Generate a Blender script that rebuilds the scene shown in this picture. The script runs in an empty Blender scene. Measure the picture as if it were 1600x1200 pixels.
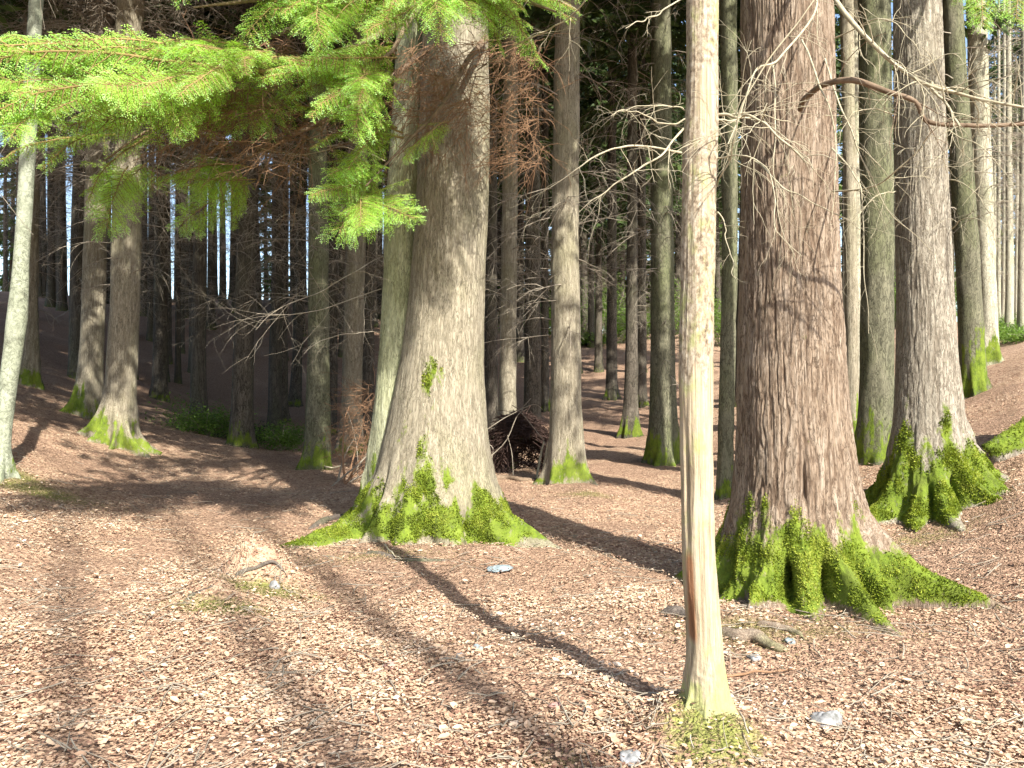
import bpy, math, random
import numpy as np
from mathutils import Vector, Matrix
random.seed(7); RNG = np.random.default_rng(7)
S = bpy.context.scene; COL = S.collection; PI = math.pi

# ------------------------------------------------------------------ camera, sky, sun, exposure
F = 1256.0                                   # focal length in photo pixels (1600 wide)
CAMZ = 1.6
cam = bpy.data.cameras.new("camera"); co = bpy.data.objects.new("camera", cam); COL.objects.link(co)
cam.sensor_width = 36.0; cam.lens = 36.0 * F / 1600; cam.clip_end = 1000; cam.clip_start = 0.05
co.location = (0, 0, CAMZ); co.rotation_euler = (PI/2, 0, 0); S.camera = co
SUN_AZ = math.radians(151); SUN_EL = math.radians(41)
w = bpy.data.worlds.new("World"); S.world = w; w.use_nodes = True
wt = w.node_tree; sky = wt.nodes.new("ShaderNodeTexSky"); sky.sky_type = 'NISHITA'; sky.sun_disc = False
sky.sun_elevation = SUN_EL; sky.sun_rotation = SUN_AZ; sky.air_density = 1.0; sky.dust_density = 1.5
bg = wt.nodes["Background"]; bg.inputs[1].default_value = 0.135; wt.links.new(sky.outputs[0], bg.inputs[0])
sl = bpy.data.lights.new("sun", 'SUN'); sl.energy = 5.0; sl.angle = math.radians(0.6); sl.color = (1.0, 0.95, 0.86)
so = bpy.data.objects.new("sun", sl); COL.objects.link(so)
sdir = Vector((math.sin(SUN_AZ)*math.cos(SUN_EL), math.cos(SUN_AZ)*math.cos(SUN_EL), math.sin(SUN_EL)))
so.rotation_euler = sdir.to_track_quat('Z', 'Y').to_euler(); so.location = sdir*60
S.view_settings.view_transform = 'Standard'; S.view_settings.look = 'None'
S.view_settings.exposure = 1.42; S.view_settings.gamma = 1.0; S.view_settings.use_curve_mapping = False
S.render.engine = 'CYCLES'; S.cycles.use_denoising = True
S.cycles.max_bounces = 7; S.cycles.diffuse_bounces = 4; S.cycles.glossy_bounces = 2; S.cycles.transmission_bounces = 4
S.cycles.use_light_tree = False; S.cycles.caustics_reflective = False; S.cycles.caustics_refractive = False

# ------------------------------------------------------------------ numpy noise
def _hash(ix, iy, iz, seed):
    h = (ix.astype(np.uint32)*np.uint32(374761393) + iy.astype(np.uint32)*np.uint32(668265263)
         + iz.astype(np.uint32)*np.uint32(2147483647) + np.uint32((seed*974634777) & 0xffffffff))
    h = (h ^ (h >> np.uint32(13)))*np.uint32(1274126177)
    h = (h ^ (h >> np.uint32(15)))*np.uint32(2246822519)
    h = h ^ (h >> np.uint32(16))
    return h.astype(np.float64)/4294967295.0*2 - 1
def noise(x, y, z, seed=0):
    x, y, z = np.broadcast_arrays(np.asarray(x, float), np.asarray(y, float), np.asarray(z, float))
    fx, fy, fz = np.floor(x), np.floor(y), np.floor(z)
    ix, iy, iz = (fx.astype(np.int64) & 0xffffffff, fy.astype(np.int64) & 0xffffffff, fz.astype(np.int64) & 0xffffffff)
    tx, ty, tz = x-fx, y-fy, z-fz
    s = lambda t: t*t*t*(t*(t*6-15)+10)
    tx, ty, tz = s(tx), s(ty), s(tz); r = 0
    for dx in (0, 1):
        for dy in (0, 1):
            for dz in (0, 1):
                r = r + _hash(ix+dx, iy+dy, iz+dz, seed)*(tx if dx else 1-tx)*(ty if dy else 1-ty)*(tz if dz else 1-tz)
    return r
def fbm(x, y, z, o=4, seed=0):
    r = 0; a = 1; t = 0
    for i in range(o):
        r = r + a*noise(x*2**i, y*2**i, z*2**i, seed+i*17); t += a; a *= .5
    return r/t*1.6
def sstep(a, b, x):
    t = np.clip((x-a)/(b-a), 0, 1); return t*t*(3-2*t)

# ------------------------------------------------------------------ terrain
TX = np.array([-900, -400, 0, 200, 400, 550, 700, 900, 1100, 1300, 1450, 1600, 2000, 2500])
TU = (TX-800)/F
TD = np.array([0, 3, 5, 8, 11, 14, 17, 20, 25, 32, 45, 62, 90, 160])
TH = np.array([
 [0, 0, .3, 1.2, 2.0, 2.6, 3.2, 3.8, 5.0, 6.2, 8.0, 9.0, 6.0, 0],
 [0, 0, .2, .8, 1.5, 2.0, 2.5, 3.1, 4.3, 5.6, 7.4, 8.6, 6.0, 0],
 [0, 0, .08, .42, .95, 1.25, 1.6, 2.2, 3.3, 4.6, 6.6, 8.5, 7.5, 3],
 [0, 0, .02, .16, .3, .50, .85, 1.0, 1.7, 3.2, 6.0, 8.0, 7.0, 3],
 [0, 0, .0, .05, .1, .13, .2, .15, .5, 1.9, 5.6, 8.0, 7.0, 3],
 [0, 0, .0, .02, .05, .08, .1, .1, .5, 1.8, 5.2, 7.6, 6.5, 2],
 [0, 0, .0, .02, .02, .05, .08, .12, .6, 1.7, 4.6, 6.8, 6, 1],
 [0, 0, .0, .0, .02, .0, .05, .2, .8, 1.8, 4.0, 5.4, 4.0, 0],
 [0, 0, .0, -.02, -.04, .05, .3, .6, 1.2, 2.2, 4.2, 5.6, 4.5, 0],
 [0, 0, .0, .06, .35, .7, 1.1, 1.5, 2.1, 3.1, 4.8, 5.8, 4.5, 0],
 [0, 0, .02, .2, .75, 1.15, 1.7, 2.1, 2.8, 3.8, 5.1, 5.9, 4.5, 0],
 [0, 0, .1, .6, 1.2, 1.8, 2.25, 2.6, 3.1, 3.9, 5.0, 5.8, 4.5, 0],
 [0, .05, .4, 1.2, 2.0, 2.8, 3.4, 3.9, 4.4, 5.0, 5.8, 6.2, 5.0, 0],
 [0, .1, .7, 1.8, 2.8, 3.6, 4.2, 4.8, 5.2, 5.8, 6.4, 6.6, 5.0, 0]], float)
def _interp2(u, d):
    u = np.clip(u, TU[0], TU[-1]); d = np.clip(d, 0, TD[-1])
    i = np.clip(np.searchsorted(TU, u, side='right')-1, 0, len(TU)-2)
    j = np.clip(np.searchsorted(TD, d, side='right')-1, 0, len(TD)-2)
    a = (u-TU[i])/(TU[i+1]-TU[i]); b = (d-TD[j])/(TD[j+1]-TD[j])
    def cr(p0, p1, p2, p3, t):
        return p1 + .5*t*(p2-p0 + t*(2*p0-5*p1+4*p2-p3 + t*(3*(p1-p2)+p3-p0)))
    rows = []
    for di in (-1, 0, 1, 2):
        ii = np.clip(i+di, 0, len(TU)-1)
        c = [TH[ii, np.clip(j+dj, 0, len(TD)-1)] for dj in (-1, 0, 1, 2)]
        rows.append(cr(*c, b))
    return cr(*rows, a)
MOUNDS = []     # x, y, radius x, radius y, height
def at(px, py, d):
    """world point seen at photo pixel (px, py) at depth d"""
    return np.array([(px-800)/F*d, d, CAMZ + (600-py)/F*d])
def H(x, y):
    x = np.asarray(x, float); y = np.asarray(y, float)
    d = np.maximum(y, 2.0); u = x/d
    h = _interp2(u, np.maximum(y, 0))
    h = h + .035*noise(x*.9, y*.9, 0, 3) + .018*noise(x*2.7, y*2.7, 0, 4)
    for mx, my, rx, ry, mh in MOUNDS:
        q = ((x-mx)/rx)**2 + ((y-my)/ry)**2
        h = h + mh*np.exp(-q)*(1+.35*noise(x*7, y*7, 0, 6)*(mh > .1))
    return h
def gpt(px, py):
    """depth at which the ground is met at pixel (px, py)"""
    u = (px-800)/F; ds = np.concatenate([np.arange(2.6, 20, .02), np.arange(20, 70, .1)])
    z = CAMZ + (600-py)/F*ds
    hh = H(u*ds, ds); k = np.argmax(z <= hh)
    d = float(ds[k]) if (z <= hh).any() else 60.
    return u*d, d, float(H(u*d, d))
for px, py, rx, ry, mh in ((405, 912, .30, .17, .33), (330, 940, .25, .16, .12), (1105, 1140, .30, .24, .13), (700, 880, 1.3, .7, .05), (1290, 985, 1.2, .6, .06),
                       (60, 770, .9, .5, .06), (890, 770, .9, .6, .06), (790, 870, .35, .18, .06), (560, 830, .5, .25, .05)):
    d = 1.6*F/(py-600); MOUNDS.append(((px-800)/F*d, d, rx, ry, mh))

# ------------------------------------------------------------------ mesh helpers
def mesh_obj(name, V, FQ, mat, parent=None, smooth=False, attrs=None, link=True, uv=None):
    """V (n,3); FQ (m,k) one face size per array (or list of arrays)"""
    me = bpy.data.meshes.new(name); V = np.ascontiguousarray(V, dtype=np.float32)
    FQ = FQ if isinstance(FQ, list) else [FQ]
    FQ = [np.asarray(f, dtype=np.int32) for f in FQ if len(f)]
    me.vertices.add(len(V)); me.vertices.foreach_set("co", V.ravel())
    nl = sum(f.size for f in FQ); nf = sum(len(f) for f in FQ)
    me.loops.add(nl); me.polygons.add(nf)
    me.loops.foreach_set("vertex_index", np.concatenate([f.ravel() for f in FQ]))
    tot = np.concatenate([np.full(len(f), f.shape[1], np.int32) for f in FQ])
    st = np.concatenate([[0], np.cumsum(tot)[:-1]]).astype(np.int32)
    me.polygons.foreach_set("loop_start", st)
    me.polygons.foreach_set("use_smooth", np.full(nf, bool(smooth)))
    for k, v in (attrs or {}).items():
        a = me.attributes.new(k, 'FLOAT', 'POINT'); a.data.foreach_set("value", np.ascontiguousarray(v, dtype=np.float32))
    me.update(calc_edges=True); me.validate(verbose=False)
    me.materials.append(mat)
    o = bpy.data.objects.new(name, me)
    if link: COL.objects.link(o)
    if parent is not None: o.parent = parent
    return o
def empty(name, loc, label, cat, group=None, kind=None):
    o = bpy.data.objects.new(name, None); COL.objects.link(o); o.location = [float(v) for v in loc]
    tag(o, label, cat, group, kind); o.empty_display_size = .3
    return o
def tag(o, label=None, cat=None, group=None, kind=None):
    if label: o['label'] = label
    if cat: o['category'] = cat
    if group: o['group'] = group
    if kind: o['kind'] = kind
    return o
class Tubes:
    def __init__(s, sides=5): s.V = []; s.F = []; s.n = 0; s.sides = sides
    def add(s, P, R, sides=None):
        P = np.asarray(P, float); R = np.broadcast_to(np.asarray(R, float), (len(P),)); k = sides or s.sides
        T = np.gradient(P, axis=0); T /= np.linalg.norm(T, axis=1)[:, None]+1e-9
        ref = np.array([0, 0, 1.]) if abs(T[0, 2]) < .8 else np.array([1., 0, 0])
        A = np.cross(T, ref); A /= np.linalg.norm(A, axis=1)[:, None]+1e-9; B = np.cross(T, A)
        th = np.arange(k)*2*PI/k
        ring = P[:, None] + R[:, None, None]*(np.cos(th)[None, :, None]*A[:, None] + np.sin(th)[None, :, None]*B[:, None])
        n = len(P); i = np.arange(n-1)[:, None]*k; j = np.arange(k)[None]; j2 = (j+1) % k
        Fq = np.stack([i+j, i+j2, i+k+j2, i+k+j], -1).reshape(-1, 4) + s.n
        s.V.append(ring.reshape(-1, 3)); s.F.append(Fq); s.n += n*k
    def build(s, name, mat, parent=None, attrs=None, link=True, smooth=True):
        return mesh_obj(name, np.concatenate(s.V), np.concatenate(s.F), mat, parent, smooth=smooth, attrs=attrs, link=link)
def spline(pts, n):
    P = np.asarray(pts, float); m = len(P)
    t = np.linspace(0, m-1, n); i = np.clip(t.astype(int), 0, m-2); f = (t-i)[:, None]
    g = lambda k: P[np.clip(k, 0, m-1)]
    p0, p1, p2, p3 = g(i-1), g(i), g(i+1), g(i+2)
    return p1 + .5*f*(p2-p0 + f*(2*p0-5*p1+4*p2-p3 + f*(3*(p1-p2)+p3-p0)))
def quads(C, U, W):
    """flat diamonds: centre C, long half axis U, short half axis W (n,3 each)"""
    n = len(C); V = np.stack([C-U, C-W, C+U, C+W], 1).reshape(-1, 3)
    return V, np.arange(4*n, dtype=np.int32).reshape(-1, 4)
def unit(v): return v/(np.linalg.norm(v, axis=-1, keepdims=True)+1e-9)

# ------------------------------------------------------------------ materials
def nodes_mat(name):
    m = bpy.data.materials.new(name); m.use_nodes = True; nt = m.node_tree
    return m, nt, nt.nodes, nt.links, nt.nodes["Principled BSDF"]
def N(nt, t, **kw):
    n = nt.nodes.new(t)
    for k, v in kw.items():
        if k.startswith("i_"): n.inputs[int(k[2:]) if k[2:].isdigit() else k[2:]].default_value = v
        else: setattr(n, k, v)
    return n
def ramp(nt, stops, interp='LINEAR'):
    r = nt.nodes.new("ShaderNodeValToRGB"); r.color_ramp.interpolation = interp; e = r.color_ramp.elements
    while len(e) > 1: e.remove(e[-1])
    e[0].position = stops[0][0]; e[0].color = (*stops[0][1], 1)
    for p, c in stops[1:]:
        x = e.new(p); x.color = (*c, 1)
    return r
def mix(nt, fac, a, b, mode='MIX'):
    m = nt.nodes.new("ShaderNodeMix"); m.data_type = 'RGBA'; m.blend_type = mode; m.clamp_factor = True
    for idx, v in ((0, fac), (6, a), (7, b)):
        if isinstance(v, (int, float)): m.inputs[idx].default_value = v
        elif isinstance(v, tuple): m.inputs[idx].default_value = (*v, 1)
        else: nt.links.new(v, m.inputs[idx])
    return m.outputs[2]
def math_(nt, op, a, b=None, c=None):
    m = nt.nodes.new("ShaderNodeMath"); m.operation = op
    for k, v in enumerate((a, b, c)):
        if v is None: continue
        if isinstance(v, (int, float)): m.inputs[k].default_value = v
        else: nt.links.new(v, m.inputs[k])
    return m.outputs[0]
def mapr(nt, v, a, b, c=0., d=1.):
    m = nt.nodes.new("ShaderNodeMapRange"); m.clamp = True; nt.links.new(v, m.inputs[0])
    for k, q in enumerate((a, b, c, d)): m.inputs[k+1].default_value = q
    return m.outputs[0]
def noise_n(nt, scale, vec=(1, 1, 1), detail=4, rough=.6, dist=0., coord='Object'):
    tc = nt.nodes.new("ShaderNodeTexCoord"); mp = nt.nodes.new("ShaderNodeMapping"); mp.inputs[3].default_value = vec
    nt.links.new(tc.outputs[coord], mp.inputs[0])
    n = nt.nodes.new("ShaderNodeTexNoise"); n.inputs['Scale'].default_value = scale; n.inputs['Detail'].default_value = detail
    n.inputs['Roughness'].default_value = rough; n.inputs['Distortion'].default_value = dist
    nt.links.new(mp.outputs[0], n.inputs['Vector']); return n.outputs[0]

MOSS_A, MOSS_B = (.04, .058, .010), (.145, .20, .022)
def bark_mat(name, dark, mid, light, algae=(.12, .15, .05), alg=(.52, .75), amt=.6, vs=.22, sc=14, bump=.5, fine=1.0, moss=True, plates=.0):
    m, nt, nd, lk, bs = nodes_mat(name)
    n1 = noise_n(nt, sc, (1, 1, vs), 6, .68, .4)
    n2 = noise_n(nt, 1.3, (1, 1, .5), 4, .6, 0)
    n3 = noise_n(nt, sc*5, (1, 1, vs*1.4), 4, .7)
    r = ramp(nt, [(.30, dark), (.47, mid), (.68, light)]); lk.new(n1, r.inputs[0])
    c = mix(nt, mapr(nt, n3, .35, .7, 0, .55), r.outputs[0], light)
    at_ = nt.nodes.new("ShaderNodeAttribute"); at_.attribute_name = "fis"
    c = mix(nt, mapr(nt, at_.outputs[2], .0, 1., 0, .75), c, dark)
    c = mix(nt, math_(nt, 'MULTIPLY', mapr(nt, n2, alg[0], alg[1]), amt), c, algae)
    nc = noise_n(nt, sc*2.2, (1, 1, vs*1.25), 5, .62, .5)
    ck = mapr(nt, math_(nt, 'ABSOLUTE', math_(nt, 'SUBTRACT', nc, .5)), .0, .055, 1, 0)
    patch = mapr(nt, noise_n(nt, 5, (1, 1, .5), 3, .6), .36, .58, .45, 1.)
    c = mix(nt, math_(nt, 'MULTIPLY', ck, patch), c, tuple(x*.6 for x in dark))
    h = math_(nt, 'ADD', n1, math_(nt, 'MULTIPLY', n3, .5)); h = math_(nt, 'SUBTRACT', h, math_(nt, 'MULTIPLY', ck, .35))
    if moss:
        ma = nt.nodes.new("ShaderNodeAttribute"); ma.attribute_name = "moss"
        nm = noise_n(nt, 38, (1, 1, .6), 5, .7); nl = noise_n(nt, 7, (1, 1, .7), 3, .6)
        rm = ramp(nt, [(.3, MOSS_A), (.52, (.10, .145, .016)), (.72, MOSS_B)]); lk.new(nm, rm.inputs[0])
        rm2 = mix(nt, mapr(nt, nl, .42, .65, 0, .75), rm.outputs[0], (.18, .235, .03))
        no = noise_n(nt, 4.2, (1, 1, .8), 4, .65)
        rm2 = mix(nt, mapr(nt, no, .5, .68, 0, .6), rm2, (.10, .12, .025))
        nb = noise_n(nt, 11, (1, 1, .7), 4, .65)
        f = mapr(nt, math_(nt, 'ADD', ma.outputs[2], math_(nt, 'ADD', math_(nt, 'MULTIPLY', math_(nt, 'SUBTRACT', nm, .5), 1.6), math_(nt, 'MULTIPLY', math_(nt, 'SUBTRACT', nb, .56), 1.5))), .3, .72)
        c = mix(nt, f, c, rm2)
        h = math_(nt, 'ADD', h, math_(nt, 'MULTIPLY', math_(nt, 'MULTIPLY', nm, f), 1.2))
    lk.new(c, bs.inputs['Base Color']); bs.inputs['Roughness'].default_value = .92
    bs.inputs['Specular IOR Level'].default_value = .15
    b = nt.nodes.new("ShaderNodeBump"); b.inputs['Strength'].default_value = bump; b.inputs['Distance'].default_value = .02*fine
    lk.new(h, b.inputs['Height']); lk.new(b.outputs[0], bs.inputs['Normal'])
    return m
M = {}
M['bark_grey'] = bark_mat('bark_grey', (.13, .11, .075), (.225, .195, .14), (.35, .315, .235), (.19, .19, .09), (.48, .72), .6, sc=26, vs=.11, bump=.35)
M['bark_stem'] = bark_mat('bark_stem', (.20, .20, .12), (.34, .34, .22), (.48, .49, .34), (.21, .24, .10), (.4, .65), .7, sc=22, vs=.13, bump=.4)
M['bark_red'] = bark_mat('bark_red', (.10, .065, .042), (.205, .15, .103), (.32, .265, .205), (.13, .13, .06), (.62, .8), .3, sc=22, vs=.14, bump=.5)
M['bark_pale'] = bark_mat('bark_pale', (.14, .115, .085), (.25, .22, .17), (.37, .34, .275), (.16, .18, .07), (.6, .8), .3, sc=20, vs=.2, bump=.6)
M['bark_far_shaded'] = bark_mat('bark_far_shaded', (.045, .038, .03), (.095, .08, .062), (.16, .14, .11), (.09, .10, .05), (.45, .7), .5, sc=10, vs=.25, bump=.6, fine=2)  # dimness of the deep wood put into the bark colour
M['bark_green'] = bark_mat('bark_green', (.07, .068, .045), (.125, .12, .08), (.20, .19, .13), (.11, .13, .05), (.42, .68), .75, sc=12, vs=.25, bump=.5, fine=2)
M['bark_lit'] = bark_mat('bark_lit', (.22, .20, .14), (.34, .32, .24), (.46, .44, .34), (.22, .26, .12), (.5, .7), .5, sc=12, vs=.25, bump=.4, fine=2)  # paler copy for sunlit trunks, sunlight put into the colour
M['bark_smooth'] = bark_mat('bark_smooth', (.17, .185, .13), (.25, .27, .195), (.34, .36, .28), (.10, .14, .05), (.55, .68), .7, sc=9, vs=.7, bump=.15)

def simple_mat(name, stops, scale=20, vec=(1, 1, 1), bump=.3, rough=.9, dist=.01, attr=None, transl=0., detail=5):
    m, nt, nd, lk, bs = nodes_mat(name)
    n = noise_n(nt, scale, vec, detail, .65); src = n
    if attr:
        a = nt.nodes.new("ShaderNodeAttribute"); a.attribute_name = attr; src = a.outputs[2]
    r = ramp(nt, stops); lk.new(src, r.inputs[0]); lk.new(r.outputs[0], bs.inputs['Base Color'])
    bs.inputs['Roughness'].default_value = rough; bs.inputs['Specular IOR Level'].default_value = .2
    if bump:
        b = nt.nodes.new("ShaderNodeBump"); b.inputs['Strength'].default_value = bump; b.inputs['Distance'].default_value = dist
        lk.new(n, b.inputs['Height']); lk.new(b.outputs[0], bs.inputs['Normal'])
    if transl:
        t = nt.nodes.new("ShaderNodeBsdfTranslucent"); mx = nt.nodes.new("ShaderNodeMixShader"); mx.inputs[0].default_value = transl
        hs = nt.nodes.new("ShaderNodeHueSaturation"); hs.inputs['Saturation'].default_value = 1.1; hs.inputs['Value'].default_value = 1.35
        lk.new(r.outputs[0], hs.inputs['Color']); lk.new(hs.outputs[0], t.inputs[0])
        lk.new(bs.outputs[0], mx.inputs[1]); lk.new(t.outputs[0], mx.inputs[2])
        lk.new(mx.outputs[0], nt.nodes["Material Output"].inputs[0])
    return m
M['needles'] = simple_mat('hemlock_needles', [(0, (.24, .24, .03)), (.3, (.28, .42, .05)), (.65, (.37, .62, .13)), (1, (.52, .80, .38))], bump=0, rough=.4, attr='rnd', transl=.5)
M['crown'] = simple_mat('spruce_foliage', [(0, (.025, .04, .015)), (.5, (.045, .075, .02)), (1, (.08, .12, .03))], bump=0, rough=.6, attr='rnd', transl=.2)
M['crown_green'] = simple_mat('conifer_foliage', [(0, (.05, .08, .02)), (.5, (.10, .16, .035)), (1, (.17, .25, .06))], bump=0, rough=.6, attr='rnd', transl=.3)
M['shrub'] = simple_mat('shrub_foliage', [(0, (.07, .12, .02)), (.5, (.13, .22, .04)), (1, (.22, .33, .07))], bump=0, rough=.5, attr='rnd', transl=.35)
M['twig_dark'] = simple_mat('dead_twigs', [(.3, (.17, .14, .105)), (.7, (.34, .30, .235))], 9, bump=0)
M['twig_pale'] = simple_mat('bleached_twigs', [(.3, (.24, .21, .14)), (.7, (.42, .38, .27))], 14, bump=.2)
M['twig_brown'] = simple_mat('brown_limb', [(.3, (.10, .07, .045)), (.7, (.22, .16, .11))], 14, bump=.4)
M['twig_red'] = simple_mat('red_twigs', [(.3, (.16, .09, .05)), (.7, (.28, .17, .10))], 14, bump=.2)
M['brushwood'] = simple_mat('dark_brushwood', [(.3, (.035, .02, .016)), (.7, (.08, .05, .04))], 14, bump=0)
M['stone'] = simple_mat('stone', [(.32, (.10, .10, .09)), (.5, (.22, .22, .22)), (.66, (.36, .36, .37))], 18, bump=.6)
M['stone_blue'] = simple_mat('blue_stone', [(.3, (.12, .15, .16)), (.7, (.27, .33, .345))], 18, bump=.4)
M['stone_red'] = simple_mat('red_stone', [(.3, (.28, .15, .13)), (.7, (.42, .26, .22))], 18, bump=.4)
M['root'] = bark_mat('root_bark', (.12, .09, .065), (.23, .17, .125), (.34, .28, .21), (.15, .18, .06), (.48, .66), .6, sc=30, vs=1, bump=.5)
M['root_dark'] = bark_mat('root_dark', (.05, .04, .035), (.11, .09, .075), (.20, .17, .14), (.11, .14, .05), (.48, .66), .6, sc=30, vs=1, bump=.5)
M['moss_tuft'] = simple_mat('moss_tufts', [(0, (.07, .09, .013)), (.4, (.14, .185, .018)), (.75, (.21, .26, .025)), (1, (.32, .36, .06))], bump=0, rough=.8, attr='rnd', transl=.25)
M['grass'] = simple_mat('dry_grass', [(0, (.11, .11, .035)), (.5, (.23, .19, .09)), (1, (.38, .30, .18))], bump=0, rough=.8, attr='rnd', transl=.2)

LEAFS = [(0, (.13, .065, .045)), (.15, (.25, .145, .10)), (.38, (.40, .265, .175)), (.65, (.50, .355, .24)), (.88, (.55, .415, .295)), (1, (.62, .51, .40))]
M['bough_wood'] = simple_mat('bough_wood', [(.3, (.16, .12, .04)), (.7, (.27, .20, .08))], 14, bump=0)
M['leaf'] = simple_mat('fallen_leaf', LEAFS, 60, bump=0, rough=.75, attr='rnd', transl=.12)
def snag_mat():
    m, nt, nd, lk, bs = nodes_mat('snag_wood')
    def att(nm):
        a = nt.nodes.new("ShaderNodeAttribute"); a.attribute_name = nm; return a.outputs[2]
    g = noise_n(nt, 60, (1, 1, .05), 6, .6, .6); g2 = noise_n(nt, 14, (1, 1, .12), 4, .6, .3); fl = noise_n(nt, 45, (1, 1, .6), 5, .7)
    wood = ramp(nt, [(.25, (.12, .085, .05)), (.40, (.25, .20, .13)), (.54, (.35, .295, .205)), (.75, (.42, .37, .27))]); lk.new(g, wood.inputs[0])
    wc = mix(nt, mapr(nt, g2, .45, .75, 0, .5), wood.outputs[0], (.47, .36, .23))
    bk = ramp(nt, [(.34, (.10, .07, .045)), (.48, (.26, .21, .145)), (.64, (.41, .36, .275))]); lk.new(fl, bk.inputs[0])
    c = mix(nt, mapr(nt, math_(nt, 'ADD', att('bark'), math_(nt, 'MULTIPLY', math_(nt, 'SUBTRACT', fl, .5), .9)), .45, .55), wc, bk.outputs[0])
    al = noise_n(nt, 16, (1, 1, .5), 5, .7)
    fa = mapr(nt, math_(nt, 'ADD', att('algae'), math_(nt, 'MULTIPLY', math_(nt, 'SUBTRACT', al, .5), 1.6)), .5, .8, 0, .85)
    c = mix(nt, fa, c, mix(nt, fl, (.20, .22, .07), (.38, .39, .17)))
    c = mix(nt, mapr(nt, att('crack'), .2, .8), c, (.24, .12, .06))
    lk.new(c, bs.inputs['Base Color']); bs.inputs['Roughness'].default_value = .8; bs.inputs['Specular IOR Level'].default_value = .2
    b = nt.nodes.new("ShaderNodeBump"); b.inputs['Strength'].default_value = .5; b.inputs['Distance'].default_value = .014
    lk.new(math_(nt, 'ADD', g, math_(nt, 'MULTIPLY', fl, .6)), b.inputs['Height']); lk.new(b.outputs[0], bs.inputs['Normal'])
    return m
M['snag'] = snag_mat()
def ground_mat():
    m, nt, nd, lk, bs = nodes_mat('leafy_ground')
    tc = nt.nodes.new("ShaderNodeTexCoord")
    nv = nt.nodes.new("ShaderNodeTexNoise"); nv.inputs['Scale'].default_value = 9; nv.inputs['Detail'].default_value = 3; lk.new(tc.outputs['Object'], nv.inputs['Vector'])
    vm = nt.nodes.new("ShaderNodeVectorMath"); vm.operation = 'MULTIPLY_ADD'; vm.inputs[1].default_value = (.12, .12, .12)
    lk.new(nv.outputs['Color'], vm.inputs[0]); lk.new(tc.outputs['Object'], vm.inputs[2])
    cells = []
    for sc in (30, 46):
        v = nt.nodes.new("ShaderNodeTexVoronoi"); v.inputs['Scale'].default_value = sc; v.inputs['Randomness'].default_value = 1
        lk.new(vm.outputs[0], v.inputs['Vector'])
        sp = nt.nodes.new("ShaderNodeSeparateColor"); lk.new(v.outputs['Color'], sp.inputs[0]); cells.append((sp.outputs[0], v.outputs['Distance']))
    r = ramp(nt, [(p, tuple(x*.9 for x in c)) for p, c in LEAFS])
    lk.new(math_(nt, 'ADD', math_(nt, 'MULTIPLY', cells[0][0], .55), math_(nt, 'MULTIPLY', cells[1][0], .35)), r.inputs[0])
    big = noise_n(nt, .9, (1, 1, 1), 4, .6); soil_and_shade = noise_n(nt, 30, (1, 1, 1), 4, .7)
    sr = ramp(nt, [(.32, (.09, .056, .038)), (.5, (.29, .185, .125)), (.68, (.50, .35, .24))]); lk.new(soil_and_shade, sr.inputs[0])
    sa = nt.nodes.new('ShaderNodeAttribute'); sa.attribute_name = 'soil_and_shade'
    c = mix(nt, mapr(nt, math_(nt, 'ADD', sa.outputs[2], math_(nt, 'MULTIPLY', math_(nt, 'SUBTRACT', soil_and_shade, .5), .8)), .25, .75, 0, .92), r.outputs[0], sr.outputs[0])
    a = nt.nodes.new("ShaderNodeAttribute"); a.attribute_name = "moss"
    nm = noise_n(nt, 26, (1, 1, 1), 5, .7)
    mc = ramp(nt, [(.3, (.10, .12, .03)), (.7, (.28, .30, .08))]); lk.new(nm, mc.inputs[0])
    c = mix(nt, mapr(nt, math_(nt, 'ADD', a.outputs[2], math_(nt, 'MULTIPLY', math_(nt, 'SUBTRACT', nm, .5), 1.2)), .4, .75, 0, .9), c, mc.outputs[0])
    lk.new(c, bs.inputs['Base Color']); bs.inputs['Roughness'].default_value = .95; bs.inputs['Specular IOR Level'].default_value = .1
    b = nt.nodes.new("ShaderNodeBump"); b.inputs['Strength'].default_value = .8; b.inputs['Distance'].default_value = .03
    lk.new(math_(nt, 'ADD', cells[0][0], math_(nt, 'SUBTRACT', soil_and_shade, cells[1][1])), b.inputs['Height']); lk.new(b.outputs[0], bs.inputs['Normal'])
    return m
M['ground'] = ground_mat()

# ------------------------------------------------------------------ ground
MOSSG = []   # mossy ground patches: x, y, rx, ry, strength
for px, py, rx, ry, s in ((405, 922, .36, .2, 1.1), (340, 950, .5, .2, .8), (1112, 1165, .28, .26, .9), (1220, 985, .9, .35, .5), (1160, 1000, .35, .3, .6), (1430, 845, .8, .35, .5),
                      (600, 868, .9, .25, .45), (50, 765, .8, .4, .8), (20, 742, .4, .3, .9), (860, 1185, .3, .12, .5), (470, 935, .35, .12, .6), (650, 1010, .5, .06, .4), (920, 772, .5, .3, .6)):
    x, y, _ = gpt(px, min(py, 1199)) if py < 1000 else ((px-800)/F*1.6*F/(py-600), 1.6*F/(py-600), 0)
    MOSSG.append((x, y, rx, ry, s))
def moss_ground(X, Y):
    r = 0*X
    for x, y, rx, ry, s in MOSSG: r = np.maximum(r, s*np.exp(-(((X-x)/rx)**2 + ((Y-y)/ry)**2)))
    return r
def soil_mask(x, y):
    m = sstep(.2, .6, noise(x*.9, y*.9, 3, 31)+.5*noise(x*4, y*4, 1, 33))
    for cx, cy, rr in ((-.6, 6.9, 1.1), (2.2, 4.75, 1.0), (.2, 5.2, .6), (4.4, 7.4, .8), (.95, 3.5, .45)):
        q = 1-np.sqrt(((x-cx)/1.5)**2+(y-cy)**2)/rr; m = np.maximum(m, sstep(0, .5, q+.35*noise(x*3, y*3, 2, 35))*.9)
    return m
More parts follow.
